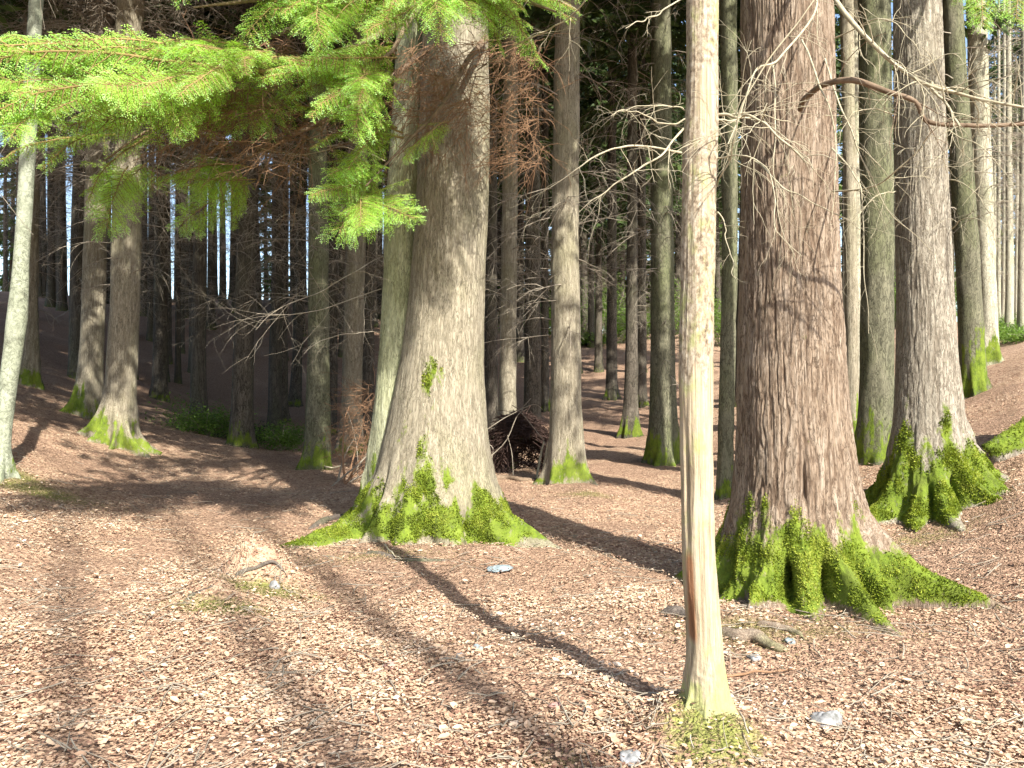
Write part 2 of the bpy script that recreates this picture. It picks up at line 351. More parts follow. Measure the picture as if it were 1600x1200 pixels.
def make_ground():
    a = np.linspace(-1, 1, 620); xs = np.sinh(a*5.2)/np.sinh(5.2)*150
    b = np.linspace(-.62, 1, 760); ys = 5 + np.sinh(b*4.6)/np.sinh(4.6)*155
    X, Y = np.meshgrid(xs, ys); Z = H(X, Y)
    Z = Z + .012*fbm(X*6, Y*6, 0, 3, 9) + .006*noise(X*22, Y*22, 0, 5)
    V = np.stack([X, Y, Z], -1).reshape(-1, 3); ny, nx = X.shape
    i = np.arange(ny-1)[:, None]*nx; j = np.arange(nx-1)[None]
    Fq = np.stack([i+j, i+j+1, i+nx+j+1, i+nx+j], -1).reshape(-1, 4)
    o = mesh_obj('ground', V, Fq, M['ground'], smooth=True, attrs={'moss': moss_ground(X, Y).ravel(), 'soil_and_shade': np.maximum(soil_mask(X, Y), .95*sstep(16, 22, Y+2*noise(X*.3, Y*.3, 0, 41))*(X < Y*.18+1)*(1-.5*sstep(.0, .5, noise(X*.8, Y*.8, 0, 43)))).ravel()})  # soil patches, plus dark needle litter deep left that also paints in shade
    tag(o, 'sloping woodland floor of brown leaf litter with mossy patches', kind='structure')
make_ground()

TRUNKS = []      # x, y, r : where litter keeps out
# ------------------------------------------------------------------ leaf litter
def leaf_litter(n, d0, d1, name, label, smin, smax, curl, seed, tan=.72, lo=0., kindly=True):
    r = np.random.default_rng(seed)
    t = r.random(n); d = d0*(d1/d0)**(t**1.0)
    u = (r.random(n)*2-1)*tan; x = u*d; y = d
    keep = np.ones(n, bool)
    for tx, ty, tr in TRUNKS: keep &= (x-tx)**2 + (y-ty)**2 > tr*tr
    g = moss_ground(x, y); keep &= r.random(n) > g*.9
    bare = noise(x*.9, y*.9, 3, 31); keep &= r.random(n) > soil_mask(x, y)*.86
    x, y = x[keep], y[keep]; n = len(x)
    z = H(x, y) + .012 + r.random(n)*.02
    L = smin + (smax-smin)*r.random(n)**1.6; W = L*(.45+.25*r.random(n))
    yaw = r.random(n)*2*PI; e = r.normal(0, .2, (n, 2))
    U = np.stack([np.cos(yaw), np.sin(yaw), e[:, 0]], -1); U = unit(U)
    up = unit(np.stack([r.normal(0, .24, n), r.normal(0, .24, n), np.ones(n)], -1)); Wd = unit(np.cross(up, U)); Nn = np.cross(U, Wd)
    C = np.stack([x, y, z], -1)
    L_, W_ = L[:, None]/2, W[:, None]/2; k = (curl*(r.random(n)*1.6-.4))[:, None]*L[:, None]
    # tip, tail, mid ridge 2, edges 4 -> four quads folded along the rib
    tip = C+U*L_+Nn*k*.8; tail = C-U*L_+Nn*k*.5; m1 = C+U*L_*.35; m2 = C-U*L_*.35
    e1 = m1+Wd*W_+Nn*k; e2 = m1-Wd*W_+Nn*k*.7; e3 = m2+Wd*W_*.9+Nn*k; e4 = m2-Wd*W_*.9+Nn*k*.6
    V = np.stack([tail, m2, m1, tip, e3, e1, e4, e2], 1).reshape(-1, 3)
    b = np.arange(n, dtype=np.int32)[:, None]*8
    Q = np.concatenate([b+np.array([1, 2, 5, 4]), b+np.array([2, 1, 6, 7])]); T = np.concatenate([b+np.array([0, 1, 4]), b+np.array([0, 6, 1]), b+np.array([2, 3, 5]), b+np.array([3, 2, 7])])
    rnd = np.clip(r.beta(1.7, 1.7, n) + .20*noise(x*.9, y*.9, 0, 77)+.16*noise(x*3.2, y*3.2, 0, 78)+.1*noise(x*9, y*9, 0, 79), 0, 1)*(1-lo)+lo
    o = mesh_obj(name, V, [Q, T], M['leaf'], attrs={'rnd': np.repeat(rnd, 8)})
    return tag(o, label, 'leaf litter', kind='stuff')

# ------------------------------------------------------------------ trunks
def frange(prof, d, H_top, nz, zmin):
    rows = np.array([p[0] for p in prof], float); xl = np.array([p[1] for p in prof], float); xr = np.array([p[2] for p in prof], float)
    z = CAMZ + (600-rows)/F*d; o = np.argsort(z); z, cx, R = z[o], ((xl+xr)/2-800)[o]/F*d, ((xr-xl)/2)[o]/F*d
    return z, cx, R
def trunk_mesh(name, prof, d, top, mat, parent, lobes=(), nt_=64, nz=120, disp=.006, style='fine', moss_h=.2, blobs=(), origin=None,
               zb=None, smooth_r=True, zdense=3.0, yoff=0., notches=(), ovality=0., seed=1, extra=None, mossn=.15, mvar=1., shrink=1., skirt=0.):
    pz, pcx, pR = frange(prof, d, top, nz, 0)
    cx0 = pcx[0]
    if zb is None: zb = float(H(cx0, d+yoff))
    zmin = zb-.35
    ztop = zb+top
    t = np.linspace(0, 1, nz); zs = zmin + (ztop-zmin)*t**zdense if zdense != 1 else zmin+(ztop-zmin)*t
    # centre and radius, extrapolated with gentle taper
    slope = (pcx[-1]-pcx[-2])/max(pz[-1]-pz[-2], .01)
    def sm(zq, v):
        # smooth by averaging a small window
        w_ = .05 if pz[-1]-pz[0] < 8 else .25
        return sum(np.interp(zq+k*w_, pz, v) for k in (-2, -1, 0, 1, 2))/5
    cx = sm(zs, pcx) + np.clip(zs-pz[-1], 0, None)*slope*.6
    R = sm(zs, pR)*np.clip(1-np.clip(zs-pz[-1], 0, None)/(ztop-pz[-1]+.8)*.85, .04, 1)
    th = np.linspace(0, 2*PI, nt_, endpoint=False)
    R = R/math.sqrt(1+(cx0/d)**2)*shrink; Z, T = np.meshgrid(zs, th, indexing='ij'); RR = R[:, None]*np.ones_like(T)
    cxg = cx[:, None]*np.ones_like(T)
    gx = cxg+RR*np.cos(T)*1.2; gy = d+yoff+RR*np.sin(T)*1.2
    hz = np.clip(Z-H(gx, gy), -.35, None)
    RR = RR*(1+ovality*np.cos(2*(T-.4))) + R[:, None]*.03*noise(np.cos(T)*1.5, np.sin(T)*1.5, Z*.9, seed+5)
    exc = 0*RR
    for (deg, A, wd, hh) in lobes:
        a = np.radians(deg) + .12*noise(Z*2.5, deg, 0, seed+2)
        dt = np.angle(np.exp(1j*(T-a))); zz = np.clip(hz, -.02, None)
        wq = wd*(.62+.38*np.clip(zz/.5, 0, 1.6))
        exc = np.maximum(exc, A*np.exp(-zz/hh)*np.exp(-np.abs(dt/wq)**1.7)) if A > 0 else exc
    exc = exc*(1+.22*noise(np.cos(T)*5, np.sin(T)*5, Z*3, seed+61))
    exc = np.maximum(exc, exc*.65+skirt*np.exp(-np.clip(hz, -.02, None)/.26)*(1+.3*noise(np.cos(T)*4, np.sin(T)*4, Z*2, seed+63)))
    RR = RR + exc + np.clip(exc, 0, .35)*.22*fbm(np.cos(T)*9, np.sin(T)*9, Z*5, 3, seed+62)
    for (deg, A, wd, z0, hh) in notches:
        dt = np.angle(np.exp(1j*(T-np.radians(deg))))
        RR = RR - A*np.exp(-(dt/wd)**2)*np.exp(-((hz-z0)/hh)**2)
    Rref = float(np.median(pR)); cxn, sxn = np.cos(T)*Rref, np.sin(T)*Rref
    fis = 0*RR
    if style == 'plates':
        wz = .35*noise(cxn*9, sxn*9, Z*3, seed+9)
        a_ = fbm(cxn*24+wz, sxn*24+wz, Z*3.0, 2, seed+20); rid = np.clip(1-np.abs(a_)*3.2, 0, 1)
        b_ = noise(cxn*52, sxn*52, Z*9, seed+40); rid2 = np.clip(1-np.abs(b_)*3.0, 0, 1)
        fis = np.clip(rid*.95+rid2*.45, 0, 1)
        RR = RR + disp*(.6*fbm(cxn*8, sxn*8, Z*3, 3, seed+3)) - disp*fis*1.0
    elif style == 'fine':
        a_ = fbm(cxn*30, sxn*30, Z*5, 2, seed+20); rid = np.clip(1-np.abs(a_)*3.5, 0, 1)
        fis = rid*.75
        RR = RR + disp*fbm(cxn*6, sxn*6, Z*2, 3, seed+3) - disp*.8*rid
    elif style == 'grain':
        RR = RR + .005*fbm(cxn*8, sxn*8, Z*3, 3, seed+3) + .0022*fbm(cxn*75, sxn*75, Z*2.5, 3, seed+6)
    elif style == 'smooth':
        RR = RR + disp*fbm(cxn*8, sxn*8, Z*3, 3, seed+3)
    lump = fbm(cxn*6, sxn*6, Z*4, 3, seed+60)
    X = cxg + RR*np.cos(T); Y = d + yoff + RR*np.sin(T)
    # moss
    mh = moss_h*(1+.55*mvar*noise(np.cos(T)*2.2, np.sin(T)*2.2, 7, seed+70)+.3*mvar*noise(np.cos(T)*7, np.sin(T)*7, 7, seed+71))
    hz2 = Z-H(X, Y)
    streak = fbm(cxn*13, sxn*13, Z*4, 4, seed+90)
    moss = 1-sstep(mh*.7-mossn*.4, mh*1.2+mossn*.6, hz2+1.1*mossn*lump+1.5*mossn*streak)
    for (bx, by, rx, ry) in blobs:
        p = at(bx, by, d); sx, sz = rx/F*d, ry/F*d
        moss = np.maximum(moss, 1.05*np.exp(-((X-p[0])/sx)**2-((Z-p[2])/sz)**2)*(np.sin(T) < .2)*np.clip(.72+1.1*streak, 0, 1.1))
    moss = moss*(.25+.75*sstep(.0, .09, hz2+.07*streak+.05*lump))
    RRm = moss*(.006+.010*np.clip(fbm(cxn*22, sxn*22, Z*16, 3, seed+80), -.5, 1))
    X = X+RRm*np.cos(T); Y = Y+RRm*np.sin(T)
    fis = fis*(1-moss)
    o0 = np.array(origin if origin is not None else (0, 0, 0))
    V = np.stack([X, Y, Z], -1).reshape(-1, 3); i = np.arange(nz-1)[:, None]*nt_; j = np.arange(nt_)[None]; j2 = (j+1) % nt_
    Fq = np.stack([i+j, i+j2, i+nt_+j2, i+nt_+j], -1).reshape(-1, 4)
    at_ = {'moss': moss.ravel(), 'fis': fis.ravel()}
    if extra: at_.update(extra(X, Y, Z, T, hz))
    o = mesh_obj(name, V-o0, Fq, mat, parent, smooth=True, attrs=at_)
    return o, V.reshape(nz, nt_, 3), moss
def moss_tufts(V, moss, n, size, parent, origin, seed=1, bright=0.):
    r = np.random.default_rng(seed); nz, nt_, _ = V.shape
    q = (V[:-1]); p = np.clip(moss[:-1]-.55+.9*fbm(q[..., 0]*7, q[..., 1]*7, q[..., 2]*5, 3, seed+4), 0, 1)*(moss[:-1] > .4)
    # area weighting
    A = np.linalg.norm(np.cross(V[1:]-V[:-1], np.roll(V, -1, 1)[:-1]-V[:-1]), axis=-1); A *= (V[:-1, :, 1] <= np.mean(V[:-1, :, 1], axis=1, keepdims=True)+.35)
    wgt = (p*A).ravel(); wgt = wgt/wgt.sum(); idx = r.choice(len(wgt), n, p=wgt); i, j = np.divmod(idx, nt_)
    a, b = r.random((n, 1)), r.random((n, 1)); P = V[i, j]; P1 = V[i+1, j]; P2 = V[i, (j+1) % nt_]
    C = P + (P1-P)*a + (P2-P)*b; Nn = unit(np.cross(P2-P, P1-P)); cen = V[i].mean(1)
    Nn *= np.sign(((C-cen)*Nn).sum(1))[:, None]
    D = unit(Nn + r.normal(0, .7, (n, 3)) + np.array([0, 0, .3])); S_ = unit(np.cross(D, r.normal(0, 1, (n, 3))))
    L = size*(.5+r.random((n, 1)))
    Vq, Fq = quads(C+D*L*.4, D*L*.6, S_*L*.28)
    rnd = np.clip(.40+.5*fbm(C[:, 0]*9, C[:, 1]*9, C[:, 2]*9, 3, seed)+.35*noise(C[:, 0]*3, C[:, 1]*3, C[:, 2]*3, seed+1)+r.normal(0, .13, n)+bright, 0, 1)
    o = mesh_obj('moss', Vq-np.array(origin), Fq, M['moss_tuft'], parent, attrs={'rnd': np.repeat(rnd, 4)})
    return o

# ------------------------------------------------------------------ crown, twig and bough templates
def curve_pts(p, d, L, droop, n, wob, r):
    d = unit(np.asarray(d, float)); P = [np.asarray(p, float)]; v = d.copy()
    for k in range(n-1):
        v = unit(v + np.array([0, 0, -droop/n]) + r.normal(0, wob, 3)); P.append(P[-1]+v*L/(n-1))
    return np.array(P)
def crown_template(name, h, rmax, nb, nq, seed, size=.13, gap=.1, mat='crown'):
    r = np.random.default_rng(seed); C = []; U = []; W = []; tb = Tubes(3)
    for b in range(nb):
        t = (b+r.random())/nb; z = h*t; L = (rmax*(1-t)**.75+.3)*(.65+.5*r.random()); az = r.random()*2*PI
        P = curve_pts((0, 0, z), (math.cos(az), math.sin(az), .15), L, .7, 7, .07, r); tb.add(P, np.linspace(.03, .006, 7))
        if r.random() < gap: continue
        m = int(nq*(.5+L/rmax)); s = r.random(m)**.7*5.999; k = s.astype(int); f = (s-k)[:, None]
        B = P[k]*(1-f)+P[k+1]*f; side = np.array([-math.sin(az), math.cos(az), 0])
        off = r.normal(0, 1, (m, 1))*.22*(L/rmax+.35)
        dirv = unit(side*np.sign(off)*.8 + np.array([math.cos(az), math.sin(az), 0])*.6 + np.array([0, 0, -.45]) + r.normal(0, .35, (m, 3)))
        C.append(B+side*off+np.array([0, 0, -1])*np.abs(off)*.5 + r.normal(0, .05, (m, 3))); l = size*(.6+.8*r.random((m, 1)))
        U.append(dirv*l); W.append(unit(np.cross(dirv, r.normal(0, 1, (m, 3))))*l*.32)
    C, U, W = map(np.concatenate, (C, U, W)); V, Q = quads(C, U, W)
    n = len(C); rn = np.clip(r.random(n)*.7+.3*r.random(n), 0, 1); tv = np.concatenate(tb.V)
    V2 = np.concatenate([V, tv]); Q2 = np.concatenate([Q, np.concatenate(tb.F)+len(V)])
    return mesh_obj(name, V2, Q2, M[mat], link=False, attrs={'rnd': np.concatenate([np.repeat(rn, 4), np.full(len(tv), .1)])}).data
CROWNS = [crown_template('crown', 13, 2.6, 90, 110, 11), crown_template('crown', 14, 3.0, 95, 120, 12), crown_template('crown', 12, 2.3, 80, 100, 13, gap=.25)]
CROWNS_G = [crown_template('crown', 11, 2.6, 90, 150, 16, mat='crown_green'), crown_template('crown', 10, 2.2, 90, 130, 17, mat='crown_green')]
def dead_template(seed, z0, z1, nb, L0, L1, dens=5, thick=.011):
    r = np.random.default_rng(seed); tb = Tubes(3)
    for b in range(nb):
        z = z0+(z1-z0)*(b+r.random())/nb; az = r.random()*2*PI; L = L0+(L1-L0)*r.random()
        P = curve_pts((0, 0, z), (math.cos(az), math.sin(az), .25), L, .9, 8, .1, r)
        th = thick*(.6+.6*r.random()); tb.add(P, np.linspace(th, th*.25, 8))
        for s in range(dens):
            k = r.integers(2, 7); v = P[k]-P[k-1]
            q = unit(unit(v)*.8+r.normal(0, .6, 3)); Q = curve_pts(P[k], q, L*(.2+.4*r.random()), .9, 5, .13, r)
            tb.add(Q, np.linspace(th*.45, th*.18, 5))
            for s2 in range(2):
                k2 = r.integers(1, 4); Q2 = curve_pts(Q[k2], unit(unit(Q[k2]-Q[k2-1])+r.normal(0, .6, 3)), L*.18, .8, 4, .13, r); tb.add(Q2, np.linspace(th*.25, th*.14, 4))
    o = tb.build('dead_branches', M['twig_dark'], link=False); return o.data
DEADS = [dead_template(21, 2.2, 11, 60, .6, 1.7), dead_template(22, 2.8, 12, 75, .7, 2.1), dead_template(23, 1.6, 10, 50, .5, 1.4)]
DEAD_DENSE = dead_template(24, 4.6, 9.5, 150, .9, 2.6, 6, .010)
def inst(name, data, parent, loc, rz=0., sc=1., kind=None, sz=None):
    o = bpy.data.objects.new(name, data); COL.objects.link(o); o.parent = parent; o.location = [float(v) for v in loc]
    o.rotation_euler = (0, 0, rz); o.scale = (sc, sc, sz or sc)
    if kind: o['kind'] = kind
    return o

# ------------------------------------------------------------------ the named trees
def tree(label, prof, d, mat, top=20, lobes=None, nt_=40, nz=90, moss_h=.3, style='fine', disp=.01, name='conifer_tree', crown=None, dead=None,
         group=None, seed=1, cz=9.5, blobs=(), cs=1., **kw):
    r = random.Random(seed*13+5)
    base = prof[-1] if prof[-1][0] > prof[0][0] else prof[0]
    bx = ((base[1]+base[2])/2-800)/F*d; zb = float(H(bx, d)); org = (bx, d, zb)
    e = empty(name, org, label, 'tree', group)
    if lobes is None:
        Rb = (base[2]-base[1])/2/F*d
        lobes = [(k*60+r.uniform(-22, 22), Rb*r.uniform(.35, .9), r.uniform(.2, .32), r.uniform(.15, .3)) for k in range(6)]
    o, V, ms = trunk_mesh('trunk', prof, d, top, mat, e, lobes, nt_, nz, disp, style, moss_h, blobs, org, zb, seed=seed, **kw)
    TRUNKS.append((bx, d, (base[2]-base[1])/2/F*d*1.0))
    cxt = V[-1].mean(0)
    if crown is not None:
        f = crown % 3; zc = cz
        cxz = V[np.argmin(np.abs(V[:, 0, 2]-(zb+zc)))].mean(0)
        inst('crown', CROWNS[f], e, (cxz[0]-bx, cxz[1]-d, zc), r.uniform(0, 6.28), cs, kind=None)
    if dead is not None:
        k = DEADS[dead % 3]; cxz = V[np.argmin(np.abs(V[:, 0, 2]-(zb+5)))].mean(0)
        inst('dead_branches', k, e, (cxz[0]-bx, 0, 0), r.uniform(0, 6.28), 1., kind='stuff')
    return e, V, ms, org

# centre tree
LB1 = [(-158, .78, .28, .20), (-29, .75, .30, .22), (-70, .22, .3, .3), (-105, .25, .25, .25), (-132, .3, .2, .3), (175, .45, .3, .3), (120, .5, .3, .25), (60, .5, .3, .25), (15, .3, .3, .3)]
PR1 = [(-420, 668, 752), (0, 662, 764), (200, 655, 765), (300, 650, 765), (400, 645, 760), (500, 637, 757), (600, 622, 757), (650, 608, 758), (700, 597, 762), (750, 590, 768), (800, 584, 780), (850, 575, 790)]
t1, V1, ms1, og1 = tree('big dappled grey-brown conifer with a fused second stem, left of the bare dead trunk', PR1, 8.4, M['bark_grey'], 17, LB1, 340, 520, .42, 'fine', .007,
    blobs=[(682, 592, 16, 38), (655, 700, 22, 45), (665, 760, 50, 55), (702, 742, 12, 22), (600, 790, 22, 50)], seed=3, zdense=1.5, name='conifer_tree',
    notches=[(-140, .08, .05, .35, .28), (-58, .12, .08, .12, .14), (-88, .05, .05, .05, .15)])
# fused rear stem of the same tree
PR1b = [(-420, 634, 680), (100, 618, 672), (280, 604, 668), (400, 600, 666), (500, 596, 664), (600, 588, 660), (700, 580, 660), (780, 570, 664)]
o1b, V1b, ms1b = trunk_mesh('second_stem', PR1b, 8.62, 15, M['bark_stem'], t1, [(178, .35, .3, .25), (-175, .3, .2, .35), (110, .3, .3, .2)], 160, 360, .007, 'fine', .35, [(596, 740, 20, 40)], og1, None, zdense=1.5, seed=8)
moss_tufts(V1, ms1, 26000, .016, t1, og1, 5)
# right big tree
LB2 = [(-38, 1.12, .19, .27), (-20, .45, .16, .33), (-74, .66, .24, .22), (-56, .34, .14, .26), (-104, .38, .17, .27), (-130, .30, .18, .3), (-152, .16, .16, .3), (-176, .12, .2, .42), (150, .4, .3, .3), (100, .5, .3, .25), (50, .6, .3, .25), (10, .5, .3, .25)]
PR2 = [(-420, 1165, 1292), (0, 1151, 1305), (100, 1152, 1308), (200, 1152, 1309), (400, 1150, 1315), (500, 1147, 1321), (600, 1145, 1328), (700, 1142, 1337), (800, 1138, 1345), (850, 1132, 1352), (900, 1130, 1358), (970, 1125, 1365)]
t2, V2, ms2, og2 = tree('huge reddish-brown ridged conifer just right of the bare dead trunk, mossy buttress roots', PR2, 6.1, M['bark_red'], 17, LB2, 560, 660, .60, 'plates', .0105, mvar=.4, shrink=.95, skirt=.2,
    seed=5, zdense=1.5, mossn=.10, notches=[(-88, .34, .075, .13, .15), (-114, .32, .06, .17, .11), (-62, .34, .07, .10, .15), (-162, .12, .07, .1, .3), (-100, .05, .03, .85, .2)])
moss_tufts(V2, ms2, 36000, .013, t2, og2, 6, .08)
# right rear tree
LB3 = [(-160, .72, .24, .30), (-130, .45, .16, .3), (-102, .72, .18, .22), (-76, .62, .17, .24), (-46, .5, .16, .28), (-14, .72, .22, .32), (25, .85, .25, .28), (90, .5, .3, .25), (150, .4, .3, .25)]
PR3 = [(-420, 1402, 1460), (0, 1394, 1472), (200, 1396, 1479), (400, 1399, 1489), (500, 1400, 1494), (600, 1398, 1500), (700, 1394, 1508), (750, 1390, 1512), (800, 1388, 1515)]
t3, V3, ms3, og3 = tree('straight pale grey conifer right of the huge reddish one, on a skirt of moss', PR3, 8.6, M['bark_pale'], 18, LB3, 300, 440, .80, 'plates', .008,
    seed=9, zdense=1.5, mvar=.6, skirt=.28, notches=[(-88, .14, .07, .15, .18), (-62, .12, .05, .2, .14), (-115, .1, .05, .15, .12)])
moss_tufts(V3, ms3, 26000, .017, t3, og3, 7, .24)

T = [
 # label, profile rows, depth, mat, moss_h, dead, extra
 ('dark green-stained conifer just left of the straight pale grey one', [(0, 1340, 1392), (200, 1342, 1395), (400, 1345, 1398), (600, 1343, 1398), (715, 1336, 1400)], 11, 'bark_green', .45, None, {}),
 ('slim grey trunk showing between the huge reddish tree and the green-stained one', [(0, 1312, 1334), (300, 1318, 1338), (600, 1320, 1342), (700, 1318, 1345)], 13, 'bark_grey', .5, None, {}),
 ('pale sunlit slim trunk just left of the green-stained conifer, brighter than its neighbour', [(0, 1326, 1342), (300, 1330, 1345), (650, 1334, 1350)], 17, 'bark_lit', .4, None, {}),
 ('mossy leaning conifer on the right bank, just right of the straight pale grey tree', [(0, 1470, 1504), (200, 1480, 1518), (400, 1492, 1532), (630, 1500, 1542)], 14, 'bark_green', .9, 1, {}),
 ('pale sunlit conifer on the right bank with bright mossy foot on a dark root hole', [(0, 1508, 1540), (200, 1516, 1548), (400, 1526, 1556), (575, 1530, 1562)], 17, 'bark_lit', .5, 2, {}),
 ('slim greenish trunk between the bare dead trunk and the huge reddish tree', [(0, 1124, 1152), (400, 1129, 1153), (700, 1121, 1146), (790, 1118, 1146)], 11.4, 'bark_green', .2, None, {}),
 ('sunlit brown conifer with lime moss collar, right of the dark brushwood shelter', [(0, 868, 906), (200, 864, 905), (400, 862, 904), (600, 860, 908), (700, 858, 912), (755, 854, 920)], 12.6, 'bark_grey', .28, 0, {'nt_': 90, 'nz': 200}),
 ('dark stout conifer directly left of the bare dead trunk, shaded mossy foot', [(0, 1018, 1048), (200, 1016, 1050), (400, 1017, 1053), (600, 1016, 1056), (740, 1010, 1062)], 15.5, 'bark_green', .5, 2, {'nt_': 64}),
 ('dark slim conifer, second left from the bare dead trunk, with a sunlit right edge', [(0, 981, 995), (300, 980, 996), (600, 976, 997), (690, 970, 998)], 20, 'bark_far_shaded', .3, 1, {}),
 ('thin dark trunk close behind the second left from the bare dead trunk', [(0, 997, 1008), (300, 996, 1009), (660, 994, 1011)], 24.5, 'bark_far_shaded', .2, 0, {}),
 ('dark trunk alone on the lit slope in the gap right of the moss-collared conifer', [(0, 950, 963), (300, 949, 963), (500, 948, 964), (620, 946, 965)], 27, 'bark_far_shaded', .2, 2, {}),
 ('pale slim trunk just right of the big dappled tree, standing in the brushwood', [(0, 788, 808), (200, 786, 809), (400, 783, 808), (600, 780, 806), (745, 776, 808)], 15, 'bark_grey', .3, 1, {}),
 ('narrow dark trunk touching the right edge of the big dappled tree', [(0, 762, 776), (400, 759, 777), (680, 756, 778)], 19, 'bark_far_shaded', .2, 2, {}),
 ('dim brown trunk midway between the brushwood trunk and the moss-collared conifer', [(0, 822, 842), (400, 820, 844), (690, 818, 846)], 20, 'bark_far_shaded', .2, 0, {}),
 ('very thin trunk hugging the left side of the moss-collared conifer', [(0, 847, 856), (400, 846, 857), (670, 845, 858)], 25, 'bark_far_shaded', .2, None, {}),
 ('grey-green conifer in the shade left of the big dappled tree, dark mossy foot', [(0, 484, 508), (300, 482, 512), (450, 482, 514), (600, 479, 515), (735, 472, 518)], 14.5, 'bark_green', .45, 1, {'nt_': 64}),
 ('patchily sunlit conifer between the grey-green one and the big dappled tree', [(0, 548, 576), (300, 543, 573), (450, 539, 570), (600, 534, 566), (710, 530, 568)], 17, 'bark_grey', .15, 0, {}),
 ('reddish slim trunk just right of the patchily sunlit conifer', [(0, 574, 588), (400, 569, 586), (700, 562, 584)], 20, 'bark_far_shaded', .1, 2, {}),
 ('thin trunk half hidden behind the grey-green conifer, lit along one edge', [(0, 514, 528), (400, 512, 528), (700, 510, 527)], 22, 'bark_far_shaded', .1, None, {}),
 ('straight grey conifer with sun spots, midway between the twin mossy pair and the grey-green one', [(0, 378, 410), (300, 372, 404), (500, 366, 398), (700, 358, 396)], 17, 'bark_far_shaded', .25, 1, {'nt_': 48}),
 ('slim dappled trunk right of the straight sun-spotted conifer', [(0, 436, 452), (400, 430, 449), (640, 426, 450)], 25, 'bark_far_shaded', .1, 0, {}),
 ('crooked slim trunk leaning left in the dark, with a lit root', [(0, 470, 484), (400, 462, 477), (560, 457, 472), (630, 450, 472)], 28, 'bark_far_shaded', .1, 2, {}),
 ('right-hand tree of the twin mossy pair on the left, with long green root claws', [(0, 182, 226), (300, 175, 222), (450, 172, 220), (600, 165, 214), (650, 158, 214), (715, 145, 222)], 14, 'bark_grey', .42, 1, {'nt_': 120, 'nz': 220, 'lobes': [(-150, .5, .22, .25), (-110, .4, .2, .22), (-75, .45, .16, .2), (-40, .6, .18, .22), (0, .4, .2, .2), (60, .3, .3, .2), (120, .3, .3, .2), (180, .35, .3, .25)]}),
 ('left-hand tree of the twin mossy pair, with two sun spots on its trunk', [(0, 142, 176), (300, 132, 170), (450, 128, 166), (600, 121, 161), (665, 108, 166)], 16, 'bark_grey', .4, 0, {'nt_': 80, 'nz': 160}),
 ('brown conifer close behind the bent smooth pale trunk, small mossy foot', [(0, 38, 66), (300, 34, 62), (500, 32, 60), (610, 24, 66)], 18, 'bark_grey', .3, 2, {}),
 ('sun-spotted trunk right of the twin mossy pair', [(0, 246, 266), (350, 242, 263), (590, 238, 262)], 24, 'bark_far_shaded', .1, 1, {}),
]
for k, (lab, prof, d, mt, mh, dead, kw) in enumerate(T):
    kw = dict(kw); kw.setdefault('nt_', 40); kw.setdefault('nz', 110)
    tree(lab, [(-300, prof[0][1]+3, prof[0][2]-3)]+prof, d, M[mt], top=20+k % 4, moss_h=mh, crown=None if 1300 < prof[0][1] < 1345 else k, dead=dead, seed=30+k, cz=9.+(k*7 % 5)*.5, zdense=1.25, **kw)

# bent smooth trunk at the left edge
PB = [(-260, 62, 80), (0, 45, 68), (80, 40, 65), (180, 34, 60), (250, 30, 56), (330, 26, 52), (400, 20, 47), (450, 16, 46), (500, 10, 44), (550, 4, 36), (600, -3, 29), (650, -6, 22), (700, -8, 16), (730, -14, 18)]
tb_, VB, _, ogB = tree('slender bent smooth pale-green trunk leaning in at the left edge', PB, 9.0, M['bark_smooth'], 9, [(-60, .12, .4, .15), (-150, .15, .4, .15), (40, .1, .4, .15)], 90, 300, .0, 'smooth', .006, name='beech_tree', seed=61, zdense=1.0)
# root end at the right edge
PR = [(500, 1640, 1740), (600, 1636, 1745), (700, 1630, 1750)]
tR, VR, msR, ogR = tree('trunk mostly outside the right edge, only a bright moss-covered root reaching in', [(-400, 1650, 1725), (100, 1646, 1735)]+PR, 9.3, M['bark_pale'], 16, [(-172, .75, .3, .35), (-120, .4, .3, .3), (-60, .4, .3, .3), (60, .4, .3, .3)], 120, 160, .9, 'plates', .008, seed=66, zdense=1.4)
moss_tufts(VR, msR, 6000, .018, tR, ogR, 8, .1)

for e_, og_, dx, sc_ in ((t1, og1, 0, 1.75), (t2, og2, 0, 1.6), (t3, og3, 0, 1.3)):
    inst('crown', CROWNS[1], e_, (0, 0, 9.6), 1.3, sc_*.88, sz=.9)

# ------------------------------------------------------------------ the dead snag
PS = [(-330, 1082, 1122), (0, 1073, 1123), (120, 1072, 1122), (230, 1068, 1121), (300, 1067, 1119), (400, 1065, 1118), (500, 1062, 1116), (600, 1061, 1114), (700, 1062, 1114), (800, 1063, 1115), (900, 1066, 1119), (1000, 1072, 1128), (1060, 1070, 1134), (1100, 1067, 1142), (1150, 1064, 1152), (1190, 1050, 1170)]
DS = 3.75
def snag_attrs(X, Y, Z, T, hz):
    row = 600-(Z-CAMZ)*F/DS
    px = 800+X*F/DS; e = 50*fbm(np.cos(T)*1.5, np.sin(T)*1.5, Z*1.2, 3, 5)
    bark = np.clip(1-sstep(560, 640, row+e*1.4), 0, 1)
    bare = np.exp(-((row-165)/55)**2-((px-1098)/16)**2)+np.exp(-((row-300)/30)**2-((px-1098)/8)**2)+.0
    bark = np.clip(bark-1.3*bare, 0, 1)
    bark = np.maximum(bark, .85*sstep(1105, 1140, row+e*.5))
    alg = np.maximum.reduce([.56*np.exp(-((row-480)/110)**2), .5*np.exp(-((row-20)/60)**2)*(px > 1095), .5*np.exp(-((row-380)/60)**2), .95*sstep(980, 1080, row+e), .46+0*row])
    cr = np.exp(-((px-(1073+(row-860)*.05))/5.5)**2)*sstep(840, 880, row)*(1-sstep(985, 1010, row))*(np.sin(T) < 0)
    return {'bark': bark.ravel(), 'algae': alg.ravel(), 'crack': cr.ravel()}
